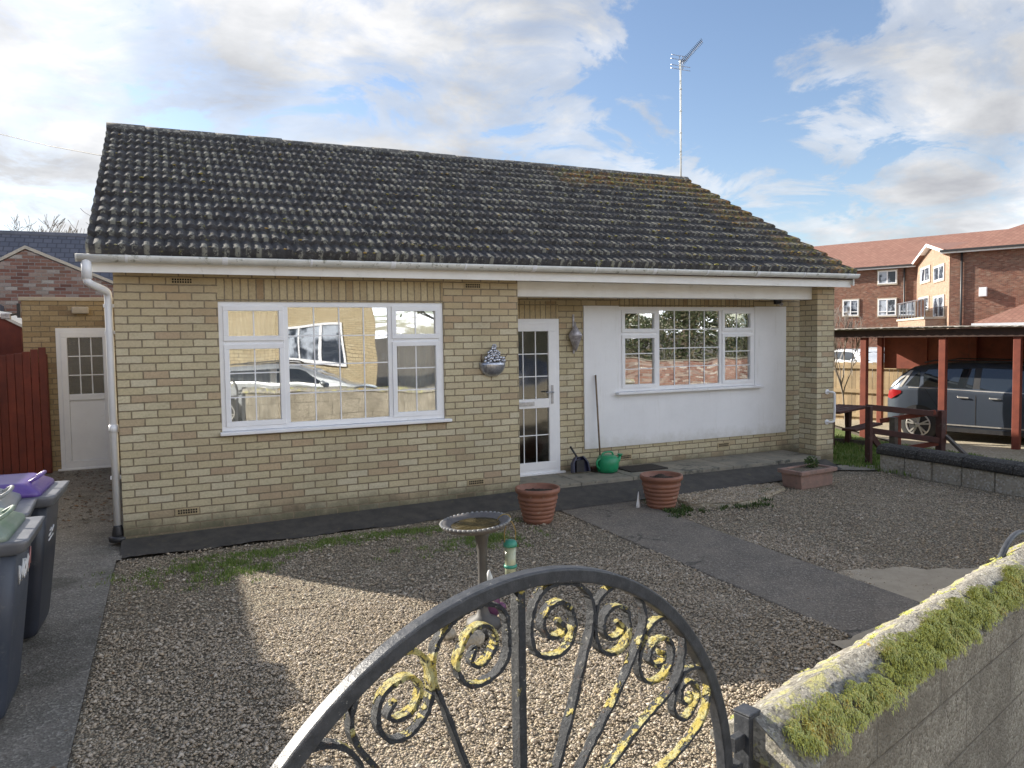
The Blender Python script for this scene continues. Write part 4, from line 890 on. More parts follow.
# ------------------------------------------------------------------ pots, trough, porch odds and ends
def pot(loc, r_, h, label, soil_off):
    t = thing('flower_pot', label, 'flower pot', loc, random.uniform(0, 6), 'round terracotta coloured pots')
    prof = [(.60, 0), (.63, .02)]
    for k in range(6):
        z0 = .05+k*.12; rr = .64+.045*k; prof += [(rr, z0), (rr+.045, z0+.03), (rr+.05, z0+.08), (rr+.02, z0+.105)]
    prof += [(.90, .80), (.93, .84), (1.0, .87), (1.02, .93), (1.0, 1.0), (.93, 1.0), (.90, .95), (.86, .80)]
    mb = MB(); mb.lathe([(a*r_, b*h) for a, b in prof], 40); mb.build('pot', M['terracotta'], t)
    V = []; F = []; n = 18
    for i in range(n+1):
        for j in range(n+1):
            a, b = -1+2*i/n, -1+2*j/n; rr = max(abs(a), abs(b)); l = math.hypot(a, b); sc = rr/l if l > 0 else 0
            x, y = a*sc*r_*.87, b*sc*r_*.87; V.append((x, y, h*.84+soil_off*math.exp(-((x-.04)**2+(y-.03)**2)/.012)+random.uniform(-.008, .008)))
    for i in range(n):
        for j in range(n): q = i*(n+1)+j; F.append((q, q+n+1, q+n+2, q+1))
    mesh_np('soil', V, F, M['soil'], t)
    return t
pot((3.90, -1.0, -.09), .232, .37, 'brown ribbed pot of bare soil left of the path near the front door', .04)
pot((5.42, -1.06, -.09), .236, .375, 'brown ribbed pot of bare soil right of the path beside the sandy bed', .07)
mb = MB(); mb.lathe([(.055, 0), (.05, .04), (.02, .15), (.008, .19)], 4, (0, 0, 0)); o = mb.build('paper_scrap', M['white_paint'], None, loc=(5.17, -.98, -.09), rz=.4); o.scale = (1, .25, 1)
tag(o, 'crumpled white paper scrap tucked behind the right hand pot', 'litter')
tA, tB, tC = Vector((7.575, -.764)), Vector((7.459, -1.167)), Vector((7.997, -1.113))
t = thing('trough_planter', 'low rectangular dusty pink trough with one small green plant near the pillar', 'planter', (7.459, -1.13, -.09), R(6))
mb = MB(); Lx, Ly, Hh = .64, .33, .20
mb.extrude([(.03, 0), (Lx-.03, 0), (Lx, Hh), (0, Hh)], 'y', .02, Ly-.02); body = mb.build('trough', M['trough'], t, bevel=.008)
mb = MB(); w_ = .03
mb.box(-.025, Lx+.025, -.02, .03, Hh-.02, Hh+.03).box(-.025, Lx+.025, Ly-.03, Ly+.02, Hh-.02, Hh+.03).box(-.025, .03, .03, Ly-.03, Hh-.02, Hh+.03).box(Lx-.03, Lx+.025, .03, Ly-.03, Hh-.02, Hh+.03); mb.build('rim', M['trough'], t, bevel=.008)
mb = MB(); mb.box(.02, Lx-.02, .02, Ly-.02, Hh+.003, Hh+.012); mb.build('soil', M['soilground'], t)
def leafy(name, n, c, rad, size, m, parent=None):
    V = []; F = []
    for _ in range(n):
        d = Vector((random.gauss(0, 1), random.gauss(0, 1), random.gauss(0, 1))).normalized()*random.random()**.4; p = Vector((c[0]+d.x*rad[0], c[1]+d.y*rad[1], c[2]+d.z*rad[2]))
        a = Vector((random.gauss(0, 1), random.gauss(0, 1), random.gauss(0, 1))).normalized(); b = a.orthogonal().normalized(); s = size*random.uniform(.6, 1.3); i = len(V)
        V += [tuple(p-a*s), tuple(p+b*s*.45), tuple(p+a*s), tuple(p-b*s*.45)]; F.append((i, i+1, i+2, i+3))
    return mesh_np(name, V, F, m, parent)
o = leafy('small_plant', 260, (7.88, -.88, .19), (.11, .08, .08), .02, M['weed']); tag(o, 'small leafy green plant growing in the pink trough', 'plant')

t = thing('watering_can', 'round green plastic watering can standing on the porch slabs', 'watering can', (5.60, .36, .072), R(12))
t.scale = (1.12, 1.12, 1.05)
mb = MB(); mb.lathe([(.095, 0), (.115, .012), (.128, .06), (.132, .12), (.122, .17), (.10, .20), (.06, .212)], 28); mb.build('tank', M['can'], t)
mb = MB(); mb.tube([(.09, -.02, .07), (.15, -.03, .14), (.175, -.03, .19)], [.032, .024, .016], 10).lathe([(.014, 0), (.034, .025), (.034, .031)], 14, (.175, -.03, .18)); mb.build('spout', M['can'], t)
mb = MB(); mb.tube(smooth_path([(-.09, 0, .18), (-.075, 0, .235), (.0, 0, .25), (.075, 0, .235), (.09, 0, .18)], 5), .012, 8).tube(smooth_path([(-.10, 0, .18), (-.165, 0, .15), (-.16, 0, .09), (-.115, 0, .05)], 5), .012, 8); mb.build('handle', M['can'], t)
mb = MB(); mb.tube([(5.56, .46, .08), (5.575, .60, 1.33)], .012, 8); t2 = mb.build('handle', M['wood'])
t = thing('broom', 'broom leaning on the white panel behind the watering can, brown wooden handle', 'broom', (0, 0, 0)); t2.parent = t
mb = MB(); mb.box(5.42, 5.66, .44, .50, .10, .14); mb.build('broom_head', M['darkwood'], t, bevel=.01)
mb = MB()
for k in range(22): mb.box(5.425+k*.0105, 5.432+k*.0105, .435, .50, .071, .10)
mb.build('bristles', M['soil'], t)
t = thing('dustpan', 'dark blue dustpan with brush propped against the brick by the front door', 'dustpan', (5.235, .50, .074), R(0))
Mx = Matrix.Rotation(R(-14), 4, 'X')
mb = MB(); mb.extrude([(-.12, 0), (.13, 0), (.11, .12), (.05, .20), (-.04, .20), (-.10, .12)], 'y', -.05, -.035, Mx).extrude([(-.12, 0), (-.105, 0), (-.09, .12), (-.03, .20), (-.05, .2), (-.11, .12)], 'y', -.11, -.035, Mx).extrude([(.13, 0), (.115, 0), (.10, .12), (.04, .20), (.06, .2), (.12, .12)], 'y', -.11, -.035, Mx); mb.build('pan', M['navy'], t)
mb = MB(); mb.tube([(0, -.01, .18), (-.08, .05, .34)], .014, 8).box(-.06, .05, -.08, -.05, .02, .17); mb.build('brush', M['black_plastic'], t)
mb = MB(); mb.box(5.83, 6.42, .16, .54, .073, .088); o = mb.build('door_mat', M['mat'], None, bevel=.006, rz=R(0)); tag(o, 'flat dark brown rubber mat on the porch slabs under the white panel', 'mat')

# ------------------------------------------------------------------ bird bath and feeder
BB = (2.305, -3.36, -.105)
t = thing('bird_bath', 'round grey bird bath with scalloped rim on a slim pedestal', 'bird bath', BB)
Mt = Matrix.Rotation(R(-3.5), 4, 'Y')
mb = MB(); prof = [(.035, .655), (.10, .665), (.17, .685), (.225, .712), (.235, .725), (.228, .735), (.20, .733), (.175, .715), (.16, .705), (.02, .70)]
mb.lathe(prof, 48, M=Mt); bowl = mb.build('bowl', simple('grey_resin', (.13, .12, .115), (.085, .08, .078), sc=18, rough=.6, bmp=.4, spots=((.3, .3, .28), 30, .6, .7)), t)
mb = MB()
for k in range(44): a = 2*PI*k/44; mb.blob((.229*math.cos(a), .229*math.sin(a), .733), (.012, .012, .009), 1, .05, Mt)
mb.build('rim_beads', simple('worn_pale_resin', (.33, .33, .32), (.22, .22, .21), sc=25, rough=.6), bowl)
mb = MB(); mb.lathe([(.01, .714), (.165, .714)], 32, M=Mt); mb.build('murky_water', simple('murky_water', (.10, .075, .03), (.14, .11, .05), sc=14, rough=.12), bowl)
mb = MB(); mb.lathe([(.10, 0), (.12, .02), (.11, .06), (.05, .09), (.034, .13), (.030, .35), (.032, .54), (.045, .62), (.06, .665)], 20); mb.build('pedestal', simple('dark_resin', (.10, .095, .09), (.07, .065, .06), rough=.6, bmp=.3), t)
for i, (x, y, s, lab, mm) in enumerate([(2.12, -3.62, .085, 'rounded tan stone at the front of the bird bath foot', 'stoneblock'), (2.40, -3.64, .05, 'small brown stone right of the bird bath foot', 'stoneblock'), (2.22, -3.55, .06, 'dark stone behind the tan one at the bird bath foot', 'coping_dark'), (2.02, -3.45, .055, 'pale stone left of the bird bath foot', 'stoneblock'), (2.50, -3.50, .045, 'dark pebble on the far right of the bird bath foot', 'coping_dark'), (2.36, -3.74, .045, 'small grey stone nearest the gate below the bird bath', 'stoneblock')]):
    mb = MB(); mb.blob((0, 0, s*.5), (s, s*.85, s*.7), 3, .035); tag(mb.build('stone', M[mm], None, loc=(x, y, -.09), rz=i), lab, 'stone', 'stones round the bird bath')
t = thing('bird_feeder', 'clear tube bird feeder with green cap hanging beside the bird bath', 'bird feeder', (2.475, -3.44, .17))
t.scale = (1.25, 1.25, 1.06)
fg = glass('clear_plastic_tube', .12, .9)
mb = MB(); mb.tube([(0, 0, .03), (0, 0, .27)], .030, 20); mb.build('tube', simple('seed_filled_tube', (.36, .42, .30), (.46, .46, .30), sc=40, rough=.2, coat=.5), t)
mb = MB(); mb.lathe([(.036, .265), (.038, .28), (.03, .30), (.012, .308)], 20); mb.lathe([(.02, 0), (.036, .008), (.036, .03)], 20); mb.lathe([(.034, .13), (.036, .14), (.034, .15)], 20); mb.build('cap', simple('teal_plastic', (.05, .30, .22), rough=.4), t)
mb = MB(); mb.tube(smooth_path([(-.03, 0, .28), (-.032, 0, .36), (-.01, 0, .42), (.01, 0, .42), (.032, 0, .36), (.03, 0, .28)], 4), .0025, 6).tube(smooth_path([(0, 0, .42), (.003, 0, .45), (-.02, .01, .47), (-.05, .02, .455), (-.06, .03, .43)], 4), .003, 6); mb.build('wire_hanger', simple('brass_wire', (.4, .28, .08), rough=.4, metal=.5), t)
t = thing('garden_gnome', 'small garden figure with white pointed hat and purple coat leaning at the bird bath pedestal', 'garden ornament', (2.40, -3.27, -.09), .5)
mb = MB(); mb.blob((0, 0, .10), (.07, .06, .10), 3, .02).blob((.07, -.02, .06), (.06, .04, .04), 2, .03); mb.build('body', simple('purple_paint', (.17, .05, .13), (.10, .04, .09), rough=.5), t)
mb = MB(); mb.blob((-.01, -.01, .22), (.035, .035, .04), 3, 0); mb.build('head', simple('doll_pink', (.5, .3, .25), rough=.5), t)
mb = MB(); mb.lathe([(.042, .235), (.03, .28), (.006, .345)], 14, (-.015, 0, 0)); mb.build('hat', M['white_paint'], t)

# ------------------------------------------------------------------ iron gate
gb = WP*0+Vector((1.6814, -6.5693, 0))+Vector((.9703, .2419, 0))*(-.7028)
t = thing('iron_gate', 'arched black iron garden gate with yellow lichened scrolls in the foreground', 'gate', (gb.x, gb.y, -.1), R(14))
zc_ = .7916+.1; RO = .63; YL = 0
arc = [(RO-.013)*0 for _ in range(0)]
mb = MB(); ang = [PI*k/64 for k in range(65)]
mb.strip([((RO-.014)*math.cos(a), 0, zc_+(RO-.014)*math.sin(a)) for a in ang], .028, .030); mb.build('arched_top_bar', M['iron'], t, bevel=.004)
for sx in (-1, 1):
    mb = MB(); mb.box(sx*(RO-.014)-.014, sx*(RO-.014)+.014, -.015, .015, .06, zc_-.002); mb.build('stile', M['iron'], t, bevel=.004)
mb = MB(); mb.box(-.0085, .0085, -.012, .012, .08, zc_+RO-.03); mb.build('centre_bar', M['lichen_iron'], t, bevel=.002)
R1 = [(0.02, .80), (0.05, 0.95), (0.088, 1.059), (0.124, 1.15), (0.148, 1.212), (0.169, 1.271), (0.175, 1.305), (0.168, 1.339), (0.148, 1.363), (0.123, 1.378), (0.093, 1.385), (0.064, 1.385), (0.038, 1.375), (0.022, 1.351), (0.016, 1.317), (0.019, 1.286), (0.036, 1.263), (0.061, 1.25), (0.091, 1.25), (0.115, 1.265), (0.126, 1.294), (0.119, 1.324), (0.104, 1.342), (0.085, 1.348), (0.063, 1.345), (0.048, 1.329), (0.047, 1.309), (0.061, 1.289), (0.084, 1.283), (0.097, 1.293), (0.088, 1.312)]
R2 = [(.02, .80), (.08, .93), (0.158, 1.034), (0.199, 1.078), (0.25, 1.134), (0.294, 1.195), (0.317, 1.238), (0.322, 1.268), (0.312, 1.303), (0.289, 1.328), (0.261, 1.344), (0.235, 1.348), (0.206, 1.339), (0.187, 1.319), (0.180, 1.286), (0.181, 1.25), (0.196, 1.225), (0.225, 1.209), (0.255, 1.212), (0.273, 1.232), (0.277, 1.261), (0.269, 1.288), (0.247, 1.302), (0.222, 1.304), (0.205, 1.291), (0.203, 1.268), (0.217, 1.246), (0.245, 1.240), (0.26, 1.253), (0.247, 1.27)]
R3 = [(.02, .80), (.13, .93), (0.249, 1.0), (0.302, 1.03), (0.357, 1.056), (0.412, 1.083), (0.442, 1.119), (0.451, 1.158), (0.446, 1.199), (0.426, 1.227), (0.397, 1.242), (0.363, 1.244), (0.333, 1.227), (0.310, 1.194), (0.304, 1.163), (0.318, 1.132), (0.348, 1.116), (0.384, 1.119), (0.409, 1.143), (0.411, 1.175), (0.392, 1.197), (0.363, 1.201), (0.342, 1.187), (0.338, 1.167), (0.353, 1.150), (0.378, 1.151), (0.387, 1.165), (0.373, 1.172)]
R4 = [(.02, .80), (.2, .88), (.33, .91), (0.415, 0.928), (0.465, 0.945), (0.507, 0.972), (0.534, 1.011), (0.539, 1.055), (0.523, 1.09), (0.491, 1.107), (0.455, 1.105), (0.427, 1.083), (0.414, 1.048), (0.424, 1.018), (0.455, 1.002), (0.484, 1.013), (0.500, 1.042), (0.489, 1.070), (0.466, 1.083), (0.444, 1.073), (0.439, 1.053), (0.452, 1.035), (0.470, 1.037), (0.474, 1.050)]
for k, sc in enumerate((R1, R2, R3, R4)):
    for sx in (1, -1):
        wob = [(random.uniform(-.002, .002), random.uniform(-.002, .002)) for _ in sc]
        pts = smooth_path([(sx*(a+.009+w_[0]), 0, b+.1+w_[1]) for (a, b), w_ in zip(sc, wob)], 5); mb = MB(); mb.strip(pts, .0074, .020)
        for q_ in (pts[len(pts)//3], pts[-1]): mb.blob(q_, (.007, .009, .007), 1, .25)
        mb.build('scroll', M['lichen_iron'], t, bevel=.0015)
mb = MB(); mb.box(-RO+.03, RO-.03, -.012, .012, .885, .91).box(-RO+.03, RO-.03, -.012, .012, .10, .13); mb.build('cross_rail', M['iron'], t, bevel=.003)
for k in range(1, 10):
    x = -RO+.014+k*(2*RO-.028)/10
    if k == 5: continue
    mb = MB(); mb.box(x-.007, x+.007, -.007, .007, .13, .885); mb.build('bar', M['iron'], t)
mb = MB(); mb.box(.612, .66, -.02, .02, .955-.05, .985-.05).box(.60, .64, -.022, .022, .20, .24); mb.build('hinge_lug', M['iron'], t, bevel=.003)
pp = Vector((1.6814, -6.5693, -.1))
t = thing('gate_post', 'square black iron gate post beside the end of the mossy wall', 'gate post', pp, R(14))
mb = MB(); mb.box(-.0225, .0225, -.0225, .0225, 0, 1.035).box(-.024, .024, -.024, .024, 1.035, 1.042); mb.build('post', M['iron'], t, bevel=.003)
mb = MB(); mb.bar((-.06, 0, .975), (-.02, 0, .975), .02, .035).bar((.02, .01, .965), (.11, .05, .945), .012, .02); mb.build('bracket', M['iron'], t, bevel=.002)
pq = gb+Vector((.9703, .2419, 0))*(-.70); t = thing('gate_post', 'square iron post left of the arched gate', 'gate post', (pq.x, pq.y, -.1), R(14))
mb = MB(); mb.box(-.0225, .0225, -.0225, .0225, 0, 1.04); mb.build('post', M['iron'], t, bevel=.003)

# ------------------------------------------------------------------ mossy street wall
t = thing('street_wall', 'low dashed block wall with moss grown saddleback coping along the pavement', 'wall', (WP.x, WP.y, 0), R(16))
mb = MB(); mb.box(.02, 8.2, -.085, .085, -.2, .835); mb.build('block_wall', M['streetwall'], t)
V = []; F = []; nx = 300; prof = [(.105, .832), (.118, .842), (.118, .855), (.06, .895), (.0, .930), (-.06, .893), (-.122, .85), (-.122, .838), (-.105, .828)]
from mathutils import noise as mn
for i in range(nx+1):
    x = -.03+8.25*i/nx
    for j, (y, z) in enumerate(prof):
        d = mn.noise(Vector((x*6, y*9, z*9)))*.010+mn.noise(Vector((x*25, y*25, z*25)))*.009
        V.append((x, y+d*.5, z+d))
m_ = len(prof)
for i in range(nx):
    for j in range(m_): F.append((i*m_+j, (i+1)*m_+j, (i+1)*m_+(j+1) % m_, i*m_+(j+1) % m_))
cop = mesh_np('coping', V, F, M['coping'], t, True)
bmx = MB(); bmx.extrude([p for p in prof], 'x', -.031, -.028); bmx.build('coping_end', M['coping'], t)
# moss: cushions of combed strands on the street side, thin tufts on the sunny side
V = []; F = []
def strand(p, d, nrm, ln, wd):
    i = len(V); sd = d.cross(nrm).normalized()*wd; a = p; b = p+d*ln*.5+nrm*ln*.28; c = p+d*ln+nrm*ln*.05-Vector((0, 0, ln*.2))
    V.extend([tuple(a-sd), tuple(a+sd), tuple(b+sd), tuple(b-sd), tuple(c)]); F.extend([(i, i+1, i+2), (i, i+2, i+3), (i+3, i+2, i+4)])
outn = Vector((0, -.55, .83)).normalized(); dwn = Vector((0, -.83, -.55)).normalized()
for c in range(2100):
    x = random.uniform(.02, 8.1); dens = .10+.6*mn.noise(Vector((x*1.3, 4.2, 1)))+.55*mn.noise(Vector((x*5, 1, 1)))
    f0 = random.uniform(.18, .93)
    if dens+f0*.9 < random.uniform(.0, .75): continue
    if x > 3.2 and random.random() < .8: continue
    cen = Vector((x, -.122*f0, .93-.08*f0)); rad = random.choice((random.uniform(.008, .020), random.uniform(.018, .036)))
    for k in range(int(30+rad*5200)):
        a = random.uniform(0, 2*PI); rr = rad*math.sqrt(random.random()); p = cen+Vector((1, 0, 0))*rr*math.cos(a)*1.3+dwn*rr*math.sin(a); hgt = max(0, 1-(rr/rad)**2)**.5*rad*.95
        p = p+outn*hgt; d = (dwn*random.uniform(.5, 1.1)+Vector((-.55+random.uniform(-.4, .4), 0, 0))+outn*random.uniform(.0, .5)).normalized(); strand(p, d, outn, random.uniform(.006, .015), .0013)
inn = Vector((0, .5, .86)).normalized(); dwi = Vector((0, .86, -.5)).normalized()
for c in range(260):
    x = random.uniform(.0, 8); f0 = random.random(); 
    if mn.noise(Vector((x*2.2, 9, 3)))+random.uniform(-.3, .3) < .05: continue
    cen = Vector((x, .115*f0, .93-.075*f0)); rad = random.uniform(.008, .022)
    for k in range(40):
        a = random.uniform(0, 2*PI); rr = rad*math.sqrt(random.random()); p = cen+Vector((1, 0, 0))*rr*math.cos(a)*1.3+dwi*rr*math.sin(a)+inn*.004
        strand(p, (dwi*.5+Vector((random.uniform(-.6, .6), 0, 0))+inn*.4).normalized(), inn, random.uniform(.005, .012), .001)
ms = mesh_np('moss', V, F, M['moss'], t); ms['kind'] = 'stuff'
# iron hoop behind the wall
mb = MB(); hc = Vector((3.76, -5.93, 0)); hp = [hc+E1*(.27*math.cos(a))+Vector((0, 0, .76+.20*math.sin(a))) for a in [PI*k/20 for k in range(21)]]
mb.tube([hp[0]-Vector((0, 0, .9))]+hp+[hp[-1]-Vector((0, 0, .9))], .013, 10); o = mb.build('iron_hoop', M['iron']); tag(o, 'black iron hoop rising behind the mossy wall at the right edge', 'garden hoop')

# ------------------------------------------------------------------ low stone wall, right
t = thing('stone_wall', 'low wall of rough stone blocks with thick blackened coping right of the gravel', 'wall', (9.4, -.655, -.12))
y = 0.0; k = 0
mb = MB()
while y > -5.6:
    ln = random.uniform(.36, .5); mb.box(random.uniform(-.006, .006), .26, y-ln+.012, y, -.06, .262+random.uniform(-.004, .004)); y -= ln
mb.build('blocks', M['stoneblock'], t, bevel=.015)
mb = MB(); y = .03
while y > -5.6:
    ln = .62; prof = [(-.03, .265), (-.045, .29), (-.04, .34), (0.0, .385), (.08, .405), (.18, .405), (.26, .38), (.30, .33), (.29, .265)]
    mb.extrude(prof, 'y', y-ln+.008, y); y -= ln
c_o = mb.build('coping', M['coping_dark'], t, bevel=.012)

# ------------------------------------------------------------------ dark rail fence beside the lawn
t = thing('rail_fence', 'broken dark brown post and rail fence behind the low stone wall', 'fence', (9.74, -.19, -.14))
def lp(x, y, z): return (x-9.74, y+.19, z+.14)
FP = {'E': (9.74, -.19), 'F': (10.15, -.35), 'G': (10.55, -.70)}
mb = MB(); mb.box(-.04, .04, -.04, .04, -.05, .90, Matrix.Rotation(R(14), 4, 'Z')); mb.build('post', M['darkwood'], t, bevel=.008)
def atx(u, v, x): d = ray(u, v); k = (x-CAM.x)/d.x; return CAM+d*k
Gt = atx(941, 411, 10.7); Ft = atx(895.5, 417, 10.3)
mb = MB(); q = lp(Gt.x, Gt.y, 0); mb.box(q[0]-.05, q[0]+.05, q[1]-.05, q[1]+.05, -.06, Gt.z+.14+.01); mb.build('post', M['darkwood'], t, bevel=.008)
mb = MB(); q2 = lp(Ft.x, Ft.y, 0); mb.box(q2[0]-.075, q2[0]-.0, q2[1]-.05, q2[1]+.05, -.05, Ft.z+.14); mb.build('post', M['greywood'], t, bevel=.008)
mb = MB(); mb.box(q2[0]+.002, q2[0]+.07, q2[1]-.05, q2[1]+.05, -.05, Ft.z+.15); mb.build('post', M['redwood'], t, bevel=.008)
def rail(a, b, w_=.045, h=.085, m='darkwood'):
    mb = MB(); mb.bar(lp(*a), lp(*b), w_, h); mb.build('rail', M[m], t, bevel=.006)
A_ = lambda u, v, x: tuple(atx(u, v, x))
rail(A_(866, 407, 9.76), A_(938, 414, 10.66)); rail(A_(868, 430, 9.78), A_(942, 441, 10.7), m='darkwood'); rail(A_(880, 421, 10.2), A_(936, 412, 10.62), h=.07, m='redwood'); rail(A_(902, 449, 10.34), A_(938, 443, 10.66), h=.07, m='redwood')
rail(A_(870, 434, 9.80), A_(882, 450, 10.0), h=.08); rail(A_(946, 436, 10.78), A_(972, 461, 10.5), h=.05, m='greywood')

# picnic bench of dark wood
bp = atx(848, 438, 11.7); t = thing('picnic_bench', 'dark red brown picnic bench seen past the brick pillar', 'bench', (bp.x, bp.y, gz(bp.x, bp.y)+.02), R(20))
mb = MB()
for k in range(4): mb.box(-1.1, .30, -.28+k*.15, -.15+k*.15, .66, .70)
mb.build('table_top', M['darkwood'], t, bevel=.006)
for x in (-.75, .0):
    mb = MB(); mb.extrude([(x-.07, 0), (x+.10, 0), (x+.05, .20), (x+.09, .66), (x-.09, .66), (x-.04, .25)], 'y', -.04, .04); mb.build('leg', M['darkwood'], t, bevel=.008)
mb = MB(); mb.box(-1.1, .15, -.55, -.32, .38, .42).box(-1.1, .15, .32, .55, .38, .42); mb.build('seat', M['darkwood'], t, bevel=.006)
mb = MB(); mb.bar((.0, -.45, .05), (.0, .45, .05), .05, .08).bar((-.1, -.4, .38), (.05, -.5, .0), .05, .06); mb.build('brace', M['greywood'], t)

# ------------------------------------------------------------------ carport
CA = Vector((13.2, 2.817, 0)); rzc = R(-16+0)   # local x = along E2 backwards
def crp(a, b, z=0): """a metres towards the street from post A, b metres away to the right"""; p = CA-E2*a+E1*b; return Vector((p.x, p.y, z))
Mc = Matrix(((-E2.x, E1.x, 0, CA.x), (-E2.y, E1.y, 0, CA.y), (0, 0, 1, 0), (0, 0, 0, 1)))
t = thing('carport', 'flat roofed red stained timber carport sheltering the dark SUV', 'carport', (0, 0, 0))
def on_row(u, off=0):  # where the sight line of a post meets the front row
    d = ray(u, 400); nrm = E1; k = ((CA+E1*off-CAM).dot(nrm))/d.dot(nrm); p = CAM+d*k; return (p-CA).dot(-E2)
rows = [on_row(864), on_row(942.5), on_row(1017), on_row(1017)+1.9]
for a in rows:
    mb = MB(); mb.box(a-.06, a+.06, -.06, .06, -.45, 1.80, Mc); mb.build('post', M['redwood'], t, bevel=.008)
b2 = 3.1
for a in (on_row(880, b2), on_row(880, b2)+2.0, on_row(880, b2)+4.2, on_row(880, b2)+6.4):
    mb = MB(); mb.box(a-.06, a+.06, b2-.06, b2+.06, -.6, 1.80, Mc); mb.build('post', M['redwood'], t, bevel=.008)
a_b = on_row(880, b2)
mb = MB(); a = a_b+.06
while a < a_b+6.4:
    mb.box(a, a+.9, b2+.06, b2+.085, .98, 1.74, Mc); a += .905
mb.build('side_panel', M['redwood'], t)
mb = MB()
for a in (a_b+1.0, a_b+3.2, a_b+5.3): mb.box(a-.03, a+.03, b2+.02, b2+.058, .98, 1.74, Mc)
mb.build('batten', M['redwood'], t)
mb = MB(); mb.box(-1.6, 7.5, -.10, -.045, 1.735, 1.885, Mc).box(-1.6, 7.5, b2+.09, b2+.14, 1.735, 1.885, Mc); mb.build('beam', M['carport_dark'], t)
mb = MB()
for k in range(12): mb.box(-1.5+k*.8, -1.45+k*.8, -.04, b2+.08, 1.76, 1.88, Mc)
mb.build('rafter', M['carport_dark'], t)
mb = MB(); a = -1.7; V = []; F = []; n = 230
for i in range(n+1):
    a = -1.7+9.3*i/n; dz = .007*math.sin(a*2*PI/.15)+.010*math.sin(a*1.3)
    for b in (-.22, b2+.3):
        p = crp(a, b); V += [(p.x, p.y, 1.925+dz), (p.x, p.y, 1.905+dz)]
for i in range(n): q = i*4; F += [(q, q+4, q+6, q+2), (q+1, q+3, q+7, q+5), (q, q+1, q+5, q+4), (q+2, q+6, q+7, q+3)]
mesh_np('roof_sheet', V, F, M['tin'], t)

